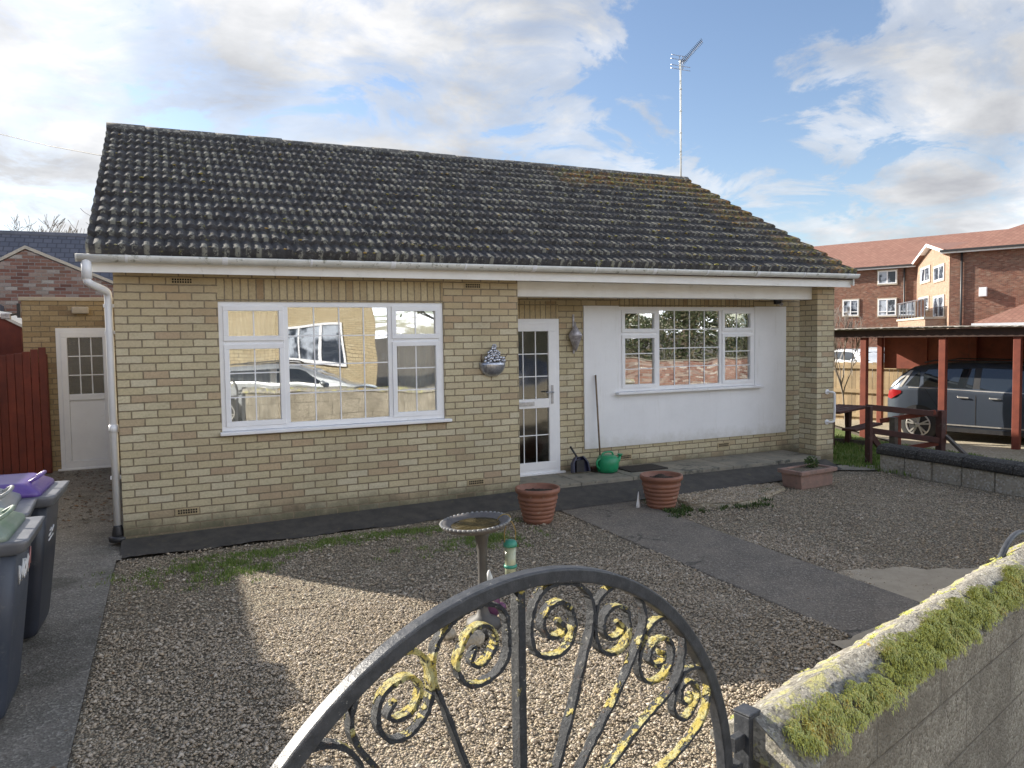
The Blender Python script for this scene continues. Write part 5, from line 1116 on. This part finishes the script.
# ------------------------------------------------------------------ cars
def car(loc, rz, paint, label, kind='suv', group=None, split=1.0, rear=.66, detail=True):
    """local +x = forward, origin on the ground below the rear axle; near side both sides modelled"""
    t = thing('parked_car', label, 'car', loc, rz, group)
    if kind == 'suv': Hh, wb, fo = 1.64, 2.6, .85
    else: Hh, wb, fo = 1.44, 2.6, .85
    q = Hh/1.64; hwid = .90
    # stations: x, bottom z, belt z, roof z
    st = [(-rear, .42, .80, .86), (-rear+.03, .34, .93, 1.00), (-rear+.14, .30, 1.02, 1.16), (-rear+.30, .28, 1.04, 1.33), (-rear+.50, .27, 1.05, 1.47), (.3, .25, 1.05, 1.54), (.9, .25, 1.03, 1.56), (1.5, .25, 1.00, 1.54), (1.95, .25, .98, 1.44), (2.35, .25, .97, 1.22), (2.62, .25, .97, 1.03), (3.0, .26, .90, .97), (3.3, .30, .80, .87), (wb+fo, .42, .66, .70)]
    def hw_at(z, belt, roof, x):
        e = min(1, max(0, (x+rear)/.25)); e2 = min(1, max(0, (wb+fo-x)/.35)); w_ = hwid*(.82+.18*math.sin(e*PI/2))*(.80+.20*math.sin(e2*PI/2))
        if z <= belt: k = z/belt; return w_*(.955+.045*math.sin(min(1, k)*PI*.62))
        k = (z-belt)/max(.001, 1.64-1.0); return w_*(.985-.26*min(1, k)**1.15)
    mb = MB(); rings = []
    for (x, zb, bl, rf) in st:
        ring = []
        zs = [zb, zb+.12, (zb+bl)/2, bl-.05, bl]+[bl+(rf-bl)*k for k in (.33, .66, .92)]
        for z in zs: ring.append((x, hw_at(z, bl, rf, x), z*q))
        wt = hw_at(rf, bl, rf, x); ring += [(x, wt*.90, (rf+.004)*q-.0), (x, wt*.5, (rf+.022)*q), (x, 0, (rf+.028)*q)]
        full = ring+[(a, -b, c) for a, b, c in ring[-2::-1]]; rings.append(full)
    m_ = len(rings[0])
    for r_ in rings: mb.v += r_
    for i in range(len(rings)-1):
        for k in range(m_-1): mb.f.append([i*m_+k, i*m_+k+1, (i+1)*m_+k+1, (i+1)*m_+k]); mb.sm.append(True)
        mb.f.append([i*m_, (i+1)*m_, (i+1)*m_+m_-1, i*m_+m_-1]); mb.sm.append(False)
    mb.f.append(list(range(m_))); mb.f.append([(len(rings)-1)*m_+k for k in range(m_)]); mb.sm += [False, False]
    body = mb.build('body', paint, t)
    def interp(x):
        for i in range(len(st)-1):
            if st[i][0] <= x <= st[i+1][0]:
                f = (x-st[i][0])/(st[i+1][0]-st[i][0]); return [st[i][j]*(1-f)+st[i+1][j]*f for j in range(4)]
        return st[0] if x < st[0][0] else st[-1]
    def side_patch(poly, off, sgn, nsub=5):
        """fill a side-view outline that follows the curved flank"""
        bm = bmesh.new(); vs = [bm.verts.new((x, 0, z)) for x, z in poly]; f = bm.faces.new(vs)
        bmesh.ops.triangulate(bm, faces=[f]); bmesh.ops.subdivide_edges(bm, edges=bm.edges[:], cuts=nsub, use_grid_fill=True)
        P = MB(); idx = {}
        for v in bm.verts:
            x, z = v.co.x, v.co.z; s = interp(x); y = hw_at(z, s[2], s[3], x)+off; idx[v.index] = 0; v.co.y = sgn*y; v.co.z = z*q
        bm.verts.index_update(); P.face([v.co.copy() for v in bm.verts], [tuple(v.index for v in f.verts) for f in bm.faces], True); bm.free(); return P
    for sg in (1, -1):
        rq = [(-rear+.40, 1.10), (.00, 1.08), (-.02, 1.40), (-rear+.58, 1.34)]
        wins = [('window', rq), ('window', [(.08, 1.085), (split-.06, 1.075), (split-.06, 1.46), (.12, 1.42), (.05, 1.32)]), ('window', [(split+.06, 1.07), (1.98, 1.03), (2.22, 1.04), (1.82, 1.39), (1.62, 1.45), (split+.06, 1.465)])]
        for nme, pl_ in wins: side_patch(pl_, .006, sg).build(nme, M['car_glass'], body, fix=False)
        side_patch([(split-.055, 1.06), (split+.055, 1.06), (split+.055, 1.47), (split-.055, 1.465)], .005, sg).build('door_pillar', M['black_plastic'], body, fix=False)
        side_patch([(-.55, .25), (wb+.6, .25), (wb+.6, .33), (-.55, .33)], .012, sg).build('sill_trim', M['black_plastic'], body, fix=False)
        side_patch([(.42, .37), (wb-.40, .37), (wb-.40, .395), (.42, .395)], .018, sg).build('sill_strip', M['alloy'], body, fix=False)
        for x0, x1 in ((split-.006, split+.006),): side_patch([(x0, .36), (x1, .36), (x1, 1.06), (x0, 1.06)], .003, sg).build('door_seam', M['black_plastic'], body, fix=False)
        side_patch([(2.10, .40), (2.112, .40), (2.20, 1.0), (2.188, 1.0)], .003, sg).build('door_seam', M['black_plastic'], body, fix=False)
        side_patch([(.40, .62), (.412, .62), (.12, 1.05), (.108, 1.05)], .003, sg).build('door_seam', M['black_plastic'], body, fix=False)
        side_patch([(-.2, 1.058), (2.2, 1.012), (2.2, 1.03), (-.2, 1.077)], .009, sg).build('window_trim', M['alloy'], body, fix=False)
        for pa_, pb_ in (((-rear+.10, 1.06), (-rear+.48, 1.40)), ((-rear+.48, 1.40), (-rear+.30, 1.07))):
            (xa, za), (xb, zb) = pa_, pb_; side_patch([(xa-.02, za), (xa+.03, za), (xb+.03, zb), (xb-.02, zb)], .012, sg).build('quarter_reflection', M['alloy'], body, fix=False)  # pale strips shaped to stand in for sky reflected on the rear quarter
        for x in (split-.30, split+.85-.72+.10):
            s = interp(x); y = hw_at(.90, s[2], s[3], x); mb = MB(); mb.bar((x, sg*(y+.022), .915*q), (x+.19, sg*(y+.022), .91*q), .018, .026); mb.build('door_handle', M['alloy'], body, bevel=.006)
        side_patch([(-rear+.02, .84), (-rear+.12, .82), (-rear+.33, .95), (-rear+.33, 1.0), (-rear+.16, 1.02), (-rear+.04, .98)], .010, sg).build('tail_lamp', M['red_lamp'], body, fix=False)
        side_patch([(wb+fo-.42, .62), (wb+fo-.12, .58), (wb+fo-.2, .70), (wb+fo-.45, .76)], .01, sg).build('headlight', M['alloy'], body, fix=False)
        for cx_ in (0, wb):
            n = 24; s = interp(max(-rear, cx_)); arch = [(cx_+.40*math.cos(PI*k/n), .33+.40*math.sin(PI*k/n)) for k in range(n+1)]
            arch = [(cx_+.40, .24)]+arch+[(cx_-.40, .24)]; side_patch(arch, .010, sg, 2).build('wheel_arch', M['black_plastic'], body, fix=False)
            y0 = hw_at(.34, s[2], s[3], cx_)
            mb = MB(); n = 36; prof = [(.225, .0), (.30, .012), (.335, -.01), (.34, -.03), (.34, -.18)]
            Mw = Matrix.Translation((cx_, sg*(y0+.020), .34)) @ Matrix.Rotation(-PI/2*sg, 4, 'X')
            mb.lathe([(a, b) for a, b in prof], n, M=Mw); whl = mb.build('wheel', M['tyre'], t)
            mb = MB()
            mb.lathe([(.228, -.01), (.228, .018), (.205, .012), (.200, -.02)], n, M=Mw)
            mb.lathe([(.03, .0), (.045, .022), (.03, .028)], 12, M=Mw)
            for k in range(5):
                a = 2*PI*k/5+.3
                for da_ in (-.17, .17): mb.bar(Mw @ Vector((.03*math.cos(a), .03*math.sin(a), .012)), Mw @ Vector((.21*math.cos(a+da_), .21*math.sin(a+da_), .010)), .030, .02, upv=(0, sg, 0))
            mb.build('rim', M['alloy'], whl)
            mb = MB(); mb.lathe([(.0, -.012), (.203, -.012)], 24, M=Mw); mb.build('brake_shadow', M['black_plastic'], whl)
    # screens
    mb = MB(); mb.quad((1.98, -.60, 1.43*q+.02), (1.98, .60, 1.43*q+.02), (2.60, .70, 1.05*q+.012), (2.60, -.70, 1.05*q+.012)); mb.build('windscreen', M['car_glass'], body)
    mb = MB(); mb.quad((-rear+.165, -.60, 1.10*q), (-rear+.165, .60, 1.10*q), (-rear+.40, .52, 1.40*q), (-rear+.40, -.52, 1.40*q)); ow = mb.build('rear_window', M['car_glass'], body); ow.location = (-.045, 0, .01)
    for sg in (1, -1):
        mb = MB(); mb.blob((2.16, sg*1.0, 1.07*q), (.06, .10, .08), 2, 0); mb.build('wing_mirror', paint, body)
        mb = MB(); mb.tube([(.0, sg*.62, 1.555*q), (.2, sg*.63, 1.60*q), (1.5, sg*.63, 1.59*q), (1.7, sg*.62, 1.54*q)], .013, 8); mb.build('roof_rail', M['black_plastic'], body)
    return t
def atz(u, v, z): d = ray(u, v); k = (z-CAM.z)/d.z; return CAM+d*k
wc = atz(918, 441.5, -.33)+E1*.9
car((wc.x, wc.y, -.33), R(-74), M['paint_grey'], 'dark blue grey SUV parked under the red carport', 'suv')
car((1.9, -11.3, -.11), R(16), M['paint_silver'], 'silver car parked in the street, seen only reflected in the left window', 'sedan')
car((8.2, -10.2, -.11), R(16), M['paint_blue'], 'blue car parked in the street, reflected in the right window', 'sedan')
for (u, d_, a, lab) in [(846, 33, 168, 'white car in the car park, half hidden by the pillar behind the pale fence'), (874, 36, 172, 'white car in the car park, right of the other behind the pale fence')]:
    p = CAM+ray(u, 372)*d_; p.z = -.25; car((p.x, p.y, p.z), R(90-a+180+150), M['paint_white'], lab, 'sedan', 'white cars beyond the pale fence')

# ------------------------------------------------------------------ pale close-board fence
fa = CAM+ray(825, 400)*19.5; fb = CAM+ray(965, 400)*19.5
dv = E1.copy(); 
t = thing('closeboard_fence', 'pale close boarded fence with horizontal rails behind the carport', 'fence', (0, 0, 0))
f0 = Vector((15.2, 7.6, 0)); 
f0 = CAM+ray(836, 400)*19.0; fd = -E2; fl = 9; fn = -E1
f0 = f0-fd*4; fl += 10; f0.z = 0
mb = MB(); s = 0
Mf = Matrix(((fd.x, fn.x, 0, f0.x), (fd.y, fn.y, 0, f0.y), (0, 0, 1, 0), (0, 0, 0, 1)))
while s < fl:
    mb.box(s, s+.093, -.016, -.002 if int(s*10) % 2 else -.006, -.6, 1.10+random.uniform(-.008, .008), Mf); s += .1
mb.build('boards', M['pine'], t)
for z in (-.25, .35, .95):
    mb = MB(); mb.box(0, fl, .0, .045, z, z+.09, Mf); mb.build('rail', M['pine'], t)
s = .6
while s < fl: mb = MB(); mb.box(s-.05, s+.05, -.0, .10, -.6, 1.16, Mf); mb.build('post', M['pine'], t); s += 2.75

# ------------------------------------------------------------------ apartment block, right background
t = thing('apartment_block', 'three storey red brick apartment block with clay tiled roof and lit gable', 'building', (0, 0, 0))
EVZ = 7.3
p1 = Vector((56.05, 33.97, 0)); dm = Vector((53.873-56.047, 38.875-33.971, 0)).normalized()   # main wall running away to the left
pw = Vector((48.913, 26.14, 0)); dwg = Vector((50.728-48.913, 22.391-26.14, 0)).normalized()
def fr(o, d):  # local frame: x along wall, y out of the wall towards the garden
    nn = Vector((-d.y, d.x, 0)); 
    if nn.dot(CAM-o) < 0: nn = -nn
    return Matrix(((d.x, nn.x, 0, o.x), (d.y, nn.y, 0, o.y), (0, 0, 1, 0), (0, 0, 0, 1)))
Mm = fr(p1, dm); Mw_ = fr(pw, dwg); dgb = (pw-p1); LG = dgb.length; Mg = fr(p1, dgb.normalized())
def local_of(Mx_, u, v):  # where the sight line meets the facade plane
    o = Mx_.translation; nn = Vector((Mx_[0][1], Mx_[1][1], 0)); d = ray(u, v); k = (o-CAM).dot(nn)/d.dot(nn); p = CAM+d*k; q = Mx_.inverted() @ p; return q.x, q.z
def wall_local(name, Mx_, x0, x1, z0, z1, th, m, gable=None):
    mb = MB(); mb.box(x0, x1, -th, 0, z0, z1)
    if gable: mb.extrude([(x0, z1), (x1, z1), (gable[0], gable[1])], 'y', -th, 0)
    o = mb.build(name, m, t); o.matrix_local = Mx_; return o
wall_local('main_wall', Mm, -.05, 34, -.6, EVZ, 9, M['red_brick'])
wall_local('wing_wall', Mw_, .05, 26, -.6, EVZ, 11, M['red_brick'])
gapx, gapz = local_of(Mg, 937.7, 243.0)
M['lit_brick'] = brickmat('sunlit_red_brick', [(0, (.40, .25, .18)), (.4, (.34, .20, .14)), (.7, (.44, .31, .23)), (1, (.28, .16, .115))], mortar=(.35, .30, .24), base_dirt=False)  # paler copy of the red brick, sunlight on the gable put into its colour
wall_local('gable_wall', Mg, .02, LG-.02, -.6, EVZ, 5, M['lit_brick'], gable=(LG*.5, gapz))
def fwin(Mx_, uv0, uv1, cols, m=None, door=False, surround=True):
    (xa, za), (xb, zb) = local_of(Mx_, *uv0), local_of(Mx_, *uv1); x0, x1 = sorted((xa, xb)); z0, z1 = sorted((za, zb))
    mb = MB(); f = .09; bars_rect(mb, x0, x1, z0, z1, f, .01, .08)
    for k in range(1, cols): x = x0+(x1-x0)*k/cols; mb.box(x-f/2, x+f/2, .015, .085, z0+f, z1-f)
    if not door and z1 < 5: mb.box(x0+f, x1-f, .02, .075, z0+(z1-z0)*.22, z0+(z1-z0)*.22+.07)
    o = mb.build('door' if door else 'window', M['upvc'], t); o.matrix_local = Mx_
    mb = MB(); mb.box(x0+f*.5, x1-f*.5, .03, .04, z0+f*.5, z1-f*.5); p = mb.build('pane', M['apt_glass'], o)
    if surround:
        mb = MB(); bars_rect(mb, x0-.06, x1+.06, z0-.10, z1+.08, .07, .004, .07); p = mb.build('surround', M['stonecap'], o)
m_, t_, p_, o_ = newmat('apartment_window_glass'); c_g = mixc(t_, thr(t_, noise(t_, 1.2, 3, .6), .45, .6), (.04, .05, .07), (.45, .50, .58)); t_.links.new(c_g, p_.inputs['Base Color']); p_.inputs['Roughness'].default_value = .08; M['apt_glass'] = m_
fwin(Mm, (878.2, 271.3), (896.8, 283.3), 2); fwin(Mm, (878.2, 299.2), (896.2, 315.4), 2); fwin(Mm, (843, 300.3), (858.6, 315.6), 2);
fwin(Mg, (921.3, 269.3), (930.6, 280.6), 2); fwin(Mg, (934.8, 267.6), (944.8, 279), 2); fwin(Mg, (919.5, 298.6), (929.2, 309.8), 2); fwin(Mg, (934.3, 297.3), (944.6, 317), 2, door=True)
# roofs
def sheet_parent(name, pts, m, th=.18):
    mb = MB(); P = [Vector(p) for p in pts]; nn = (P[1]-P[0]).cross(P[2]-P[0]).normalized(); nn = nn if nn.z > 0 else -nn
    n = len(P); mb.face([p for p in P]+[p-nn*th for p in P], [tuple(range(n)), tuple(range(2*n-1, n-1, -1))]+[(i, i+n, (i+1) % n+n, (i+1) % n) for i in range(n)])
    return mb.build(name, m, t)
def G(Mx_, x, y, z): return Mx_ @ Vector((x, y, z))
sheet_parent('main_roof', [G(Mm, -4.0, .5, EVZ-.05), G(Mm, 34, .5, EVZ-.05), G(Mm, 34, -5.4, 10.1), G(Mm, -14, -5.4, 10.1), G(Mm, -14, -.5, EVZ+.4)], M['claytile'])
# wing: hipped
sheet_parent('wing_roof', [G(Mw_, -.5, .5, EVZ-.05), G(Mw_, 27, .5, EVZ-.05), G(Mw_, 21, -7, 10.9), G(Mw_, 8.5, -7, 10.9)], M['claytile'])
sheet_parent('wing_hip', [G(Mw_, -.5, .5, EVZ-.05), G(Mw_, 8.5, -7, 10.9), G(Mw_, -.5, -14, EVZ)], M['claytile'])
sheet_parent('gable_roof', [G(Mg, -.4, .4, EVZ-.1), G(Mg, LG*.5, .4, gapz+.18), G(Mg, LG*.5, -9, gapz+.18), G(Mg, -.4, -9, EVZ-.1)], M['claytile'])
sheet_parent('gable_roof', [G(Mg, LG+.1, .4, EVZ+.1), G(Mg, LG*.5, .4, gapz+.18), G(Mg, LG*.5, -9, gapz+.18), G(Mg, LG+.1, -9, EVZ+.1)], M['claytile'])
mb = MB(); mb.extrude([(-.5, EVZ-.22), (-.5, EVZ-.02), (LG*.5, gapz+.16), (LG*.5, gapz-.06)], 'y', .02, .42).extrude([(LG+.1, EVZ-.15), (LG+.1, EVZ+.05), (LG*.5, gapz+.16), (LG*.5, gapz-.06)], 'y', .03, .43); o = mb.build('barge_board', M['upvc'], t); o.matrix_local = Mg
mb = MB(); mb.box(0, 34, .3, .52, EVZ-.22, EVZ-.13); o = mb.build('eaves_board', M['upvc'], t); o.matrix_local = Mm
mb = MB(); mb.box(-.5, 27, .35, .55, EVZ-.22, EVZ-.13); o = mb.build('eaves_board', M['upvc'], t); o.matrix_local = Mw_
mb = MB(); mb.box(0, 34, .52, .62, EVZ-.12, EVZ+.02); o = mb.build('gutter', M['black_plastic'], t); o.matrix_local = Mm
mb = MB(); mb.box(-.5, 27, .56, .68, EVZ-.12, EVZ+.02); o = mb.build('gutter', M['black_plastic'], t); o.matrix_local = Mw_
xd, _ = local_of(Mm, 904.6, 290); mb = MB(); mb.tube([(xd, .1, -.5), (xd, .1, EVZ)], .07, 8); o = mb.build('drainpipe', M['black_plastic'], t); o.matrix_local = Mm
xd, _ = local_of(Mw_, 961.5, 290); mb = MB(); mb.tube([(xd, .1, -.5), (xd, .1, EVZ)], .07, 8); o = mb.build('drainpipe', M['black_plastic'], t); o.matrix_local = Mw_
(xv, zv) = local_of(Mw_, 983.5, 292); mb = MB(); mb.box(xv-.22, xv+.22, .0, .35, zv-.3, zv+.3); o = mb.build('wall_unit', M['upvc'], t, bevel=.02); o.matrix_local = Mw_
# balcony in the corner, brick front, glazed screen
bx0 = local_of(Mg, 919, 318)[0]; zb_ = 2.85
mb = MB(); mb.box(-.3, LG*.93, .02, 1.3, zb_-.9, zb_-.15); o = mb.build('balcony_base', M['lit_brick'], t); o.matrix_local = Mg
mb = MB(); mb.box(-.4, LG*.94, .02, 1.4, zb_-.15, zb_); o = mb.build('balcony_slab', M['stonecap'], t); o.matrix_local = Mg
mb = MB()
for x in [-.3+k*1.1 for k in range(10)]: mb.box(x-.03, x+.03, 1.26, 1.32, zb_, zb_+1.25)
mb.box(-.4, LG*.94, 1.25, 1.33, zb_+1.25, zb_+1.31); o = mb.build('balcony_rail', M['steel'], t); o.matrix_local = Mg
mb = MB(); mb.box(-.3, LG*.93, 1.28, 1.30, zb_+.1, zb_+1.2); o = mb.build('balcony_glass', M['far_glass'], t); o.matrix_local = Mg
# a small lower roof in front of the wing
(la, lz) = local_of(Mw_, 981, 322.0); (lb, lz2) = local_of(Mw_, 1024, 321.5)
mb = MB(); mb.box(la+.3, la+14, .02, 3.2, -.6, 2.3); o = mb.build('porch_block', M['red_brick'], t); o.matrix_local = Mw_
sheet_parent('porch_roof', [G(Mw_, la, 3.5, 2.3), G(Mw_, la+14, 3.5, 2.3), G(Mw_, la+12, .02, 4.1), G(Mw_, la+3.8, .02, 4.1)], M['claytile'])
sheet_parent('porch_roof', [G(Mw_, la, 3.5, 2.3), G(Mw_, la+3.8, .02, 4.1), G(Mw_, la, .02, 2.3)], M['claytile'])
mb = MB(); mb.box(la-.05, la+14, 3.45, 3.6, 2.08, 2.30); o = mb.build('eaves_board', M['upvc'], t); o.matrix_local = Mw_

# ------------------------------------------------------------------ left background
t = thing('old_brick_house', 'old weathered red brick gable beyond the link building', 'house', (-2.2, 11, 0))
gL = -6.0
mb = MB(); mb.extrude([(-3.4, -.2), (2.9, -.2), (2.9, 2.55), (-.05, 3.86), (-3.4, 1.85)], 'y', 0, .35); mb.build('gable_wall', M['old_red'], t)
mb = MB(); mb.extrude([(2.95, 2.55), (-.05, 3.88), (-.05, 3.95), (2.95, 2.62)], 'y', -.03, .4).extrude([(-3.4, 1.87), (-.05, 3.88), (-.05, 3.95), (-3.4, 1.93)], 'y', -.03, .4); mb.build('verge', M['stonecap'], t)
mb = MB(); mb.extrude([(-3.4, 1.85), (-.05, 3.86), (2.9, 2.55), (2.9, 2.48), (-.05, 3.78), (-3.4, 1.78)], 'y', .4, 5.6); mb.build('roof', M['slatetile'], t)
t = thing('slate_roofed_house', 'long blue grey slate roof behind the old red brick gable', 'house', (-2.0, 17, 0))
mb = MB(); mb.box(-14, 3, 0, 6, -.2, 2.6); mb.build('wall', M['old_red'], t)
mb = MB(); mb.extrude([(-.4, 2.55), (3.0, 5.33), (6.4, 2.55), (6.4, 2.4), (3.0, 5.18), (-.4, 2.4)], 'x', -14.2, 3.4); mb.build('roof', M['slatetile'], t)
mb = MB(); mb.tube([(-14.2, 3, 5.30), (3.4, 3, 5.30)], .10, 8); mb.build('ridge_tiles', M['slate'], t)
t = thing('garden_shed', 'small red shed with white barge boards behind the red brown fence', 'shed', (-2.02, 6.4, 0))
mb = MB(); mb.extrude([(-.5, 0), (.32, 0), (.32, 2.13), (-.08, 2.36), (-.5, 2.13)], 'y', 0, 1.6); mb.build('walls', M['redfence'], t)
mb = MB(); mb.extrude([(-.58, 2.06), (-.08, 2.36), (-.08, 2.41), (-.60, 2.10)], 'y', -.05, 1.65).extrude([(.40, 2.08), (-.08, 2.36), (-.08, 2.41), (.42, 2.12)], 'y', -.05, 1.65); mb.build('roof', M['pvc_dirty'], t)
t = thing('security_camera', 'small black and white floodlight bracket at the left corner of the link wall', 'security light', (-1.45, 4.62, 2.28))
mb = MB(); mb.box(-.02, .02, -.06, .0, -.06, .14).bar((0, -.03, .0), (-.12, -.09, -.03), .03, .03); mb.build('bracket', M['black_plastic'], t)
mb = MB(); mb.box(-.20, -.09, -.14, -.05, -.08, .0); mb.build('lamp_head', M['lantern'], t, bevel=.01)
# neighbour to the left, out of frame, whose roof shades the drive
t = thing('neighbour_bungalow', 'yellow brick neighbouring bungalow whose shadow falls across the drive', 'house', (-3.02, 2.5, -.1))
mb = MB(); mb.box(-6.5, 0, -7.5, 8, 0, 2.6); mb.build('wall', M['opp_brick'], t)
mb = MB(); mb.extrude([(.37, 2.62), (-3.2, 4.5), (-6.9, 2.62), (-6.9, 2.74), (-3.2, 4.62), (.37, 2.75)], 'y', -7.8, 8.3); mb.build('roof', M['slatetile'], t)

# ------------------------------------------------------------------ across the street, seen in the reflections
t = thing('facing_house', 'golden brick house across the street, reflected in the big left window', 'house', (-4, -21.5, -.1), R(8))
mb = MB(); mb.box(-8, 11.6, -7, 0, 0, 5.4); mb.build('wall', M['opp_brick'], t)
mb = MB(); mb.extrude([(-7.3, 5.3), (-3.5, 7.6), (.4, 5.3), (.4, 5.45), (-3.5, 7.75), (-7.3, 5.45)], 'x', -8.3, 11.9); mb.build('roof', M['claytile'], t)
for x in (8.2, 1.5, -4):
    mb = MB(); bars_rect(mb, x, x+2.3, 1.1, 2.45, .09, .01, .09); mb.box(x+.75, x+.83, .012, .088, 1.19, 2.36).box(x+1.5, x+1.58, .012, .088, 1.19, 2.36); o = mb.build('window', M['upvc'], t); mb = MB(); mb.box(x+.05, x+2.25, .03, .04, 1.15, 2.4); mb.build('pane', M['apt_glass'], o)
t = thing('front_garden_wall', 'low red brick garden wall across the street, reflected in the right window', 'wall', (14, -15.3, -.1), R(12))
mb = MB(); mb.box(-5, 16, -.22, 0, 0, .95); mb.build('brickwork', M['old_red'], t)
mb = MB(); mb.box(-5, 16, -.26, .04, .955, 1.0); mb.build('coping', M['slab'], t)
V = []; F = []
for _ in range(48000):
    x = random.uniform(-9, 16); h = random.random()**.6; y = random.gauss(0, .55)*(1.25-h*.5); z = h*(2.9+.5*mn.noise(Vector((x*.5, 0, 0)))+.3*mn.noise(Vector((x*1.7, 3, 0))))
    p = Vector((x, y, z)); a = Vector((random.gauss(0, 1), random.gauss(0, 1), random.gauss(0, 1))).normalized(); b = a.orthogonal().normalized(); s_2 = random.uniform(.035, .075); i = len(V)
    V += [tuple(p-a*s_2), tuple(p+b*s_2*.6), tuple(p+a*s_2), tuple(p-b*s_2*.6)]; F.append((i, i+1, i+2, i+3))
o = mesh_np('hedge', V, F, M['leaf']); o.location = (19, -16.2, -.1); o.rotation_euler = (0, 0, R(12)); tag(o, 'tall dark hedge behind the low brick wall across the street', 'hedge')

# ------------------------------------------------------------------ trees
def tree(name, loc, h, r0, label, bark, depth=5, spread=.55, seed=1, group=None, upw=.25, nb=3, thin=.62, leaves=None, rmin=.004):
    rnd = random.Random(seed); t = thing(name, label, 'tree', loc, 0, group); tr = MB(); cr = MB(); tips = []
    def grow(p, d, ln, r_, lv):
        n = 4; pts = [p]; q = p.copy(); dd = d.copy()
        for k in range(n):
            dd = (dd+Vector((rnd.gauss(0, .10), rnd.gauss(0, .10), rnd.gauss(0, .05)+.04))).normalized(); q = q+dd*ln/n; pts.append(q.copy())
        rad = [max(r_*(1-.45*k/n), rmin) for k in range(n+1)]; (tr if lv == 0 else cr).tube(pts, rad, 8 if lv < 2 else (5 if lv < 4 else 3), cap=False)
        if lv >= depth: tips.append(q); return
        for k in range(nb if lv else nb+2):
            f = rnd.uniform(.45, 1.0); bp_ = pts[min(n, int(f*n+.5))]; a = rnd.uniform(0, 2*PI); o_ = dd.orthogonal().normalized(); o2 = dd.cross(o_); s = (o_*math.cos(a)+o2*math.sin(a))
            nd = (dd*(1-spread*.5)+s*spread*rnd.uniform(.7, 1.3)+Vector((0, 0, upw))).normalized(); grow(bp_, nd, ln*rnd.uniform(.6, .82), r_*thin, lv+1)
    grow(Vector((0, 0, 0)), Vector((0, 0, 1)), h*.33, r0, 0)
    tr.build('trunk', bark, t, fix=False); cr.build('crown', bark, t, fix=False)
    if leaves:
        V = []; F = []
        for q in tips:
            for _ in range(leaves[0]):
                p = q+Vector((rnd.gauss(0, .25), rnd.gauss(0, .25), rnd.gauss(0, .2))); a = Vector((rnd.gauss(0, 1), rnd.gauss(0, 1), rnd.gauss(0, 1))).normalized(); b = a.orthogonal().normalized(); s = leaves[1]; i = len(V)
                V += [tuple(p-a*s), tuple(p+b*s*.5), tuple(p+a*s), tuple(p-b*s*.5)]; F.append((i, i+1, i+2, i+3))
        mesh_np('foliage', V, F, M['leaf'], t)
    return t
def gpt(u, d_, z=-.2): p = CAM+ray(u, 335)*d_; return (p.x, p.y, z)
tree('bare_tree', gpt(38, 38), 9.6, .16, 'leafless tree showing low over the slate roof at the far left', M['bark'], 6, .6, 3, 'leafless trees behind the slate roof', rmin=.011)
tree('bare_tree', gpt(88, 34), 9.6, .17, 'leafless tree beside the left edge of the bungalow roof', M['bark'], 6, .6, 8, 'leafless trees behind the slate roof', rmin=.011)
tree('bare_shrub', tuple(gpt(846, 17.5, -.35)), 3.1, .025, 'pale leafless shrub between the brick pillar and the carport', M['palebark'], 5, .26, 5, upw=.6, nb=3)
tree('street_tree', (13.5, -17.5, -.1), 7.5, .17, 'bare branched tree across the street reflected in the right window', M['palebark'], 6, .6, 12)
tree('street_tree', (18.5, -20, -.1), 7, .2, 'evergreen tree across the street beyond the low brick wall', M['bark'], 5, .6, 21, leaves=(16, .11))
tree('street_tree', (15.5, -18.8, -.1), 6.8, .2, 'dark dense tree across the street behind the low brick wall', M['bark'], 5, .6, 41, leaves=(26, .12))
tree('street_tree', (22.5, -19.5, -.1), 6.8, .2, 'wide evergreen tree furthest right across the street', M['bark'], 5, .6, 45, leaves=(26, .12))
tree('street_tree', (10.2, -18.5, -.1), 6.4, .2, 'ivy covered tree across the street beside the golden brick house', M['bark'], 5, .6, 31, leaves=(16, .11))

# overhead wire on the left
wp = [CAM+ray(-40, 127)*24, CAM+ray(0, 134)*23, CAM+ray(50, 146)*21.5, CAM+ray(99, 155)*20, CAM+ray(140, 161)*19]
mb = MB(); mb.tube(wp, .012, 6); o = mb.build('overhead_wire', M['black_plastic']); tag(o, 'thin telephone wire crossing the sky left of the bungalow roof', 'wire')
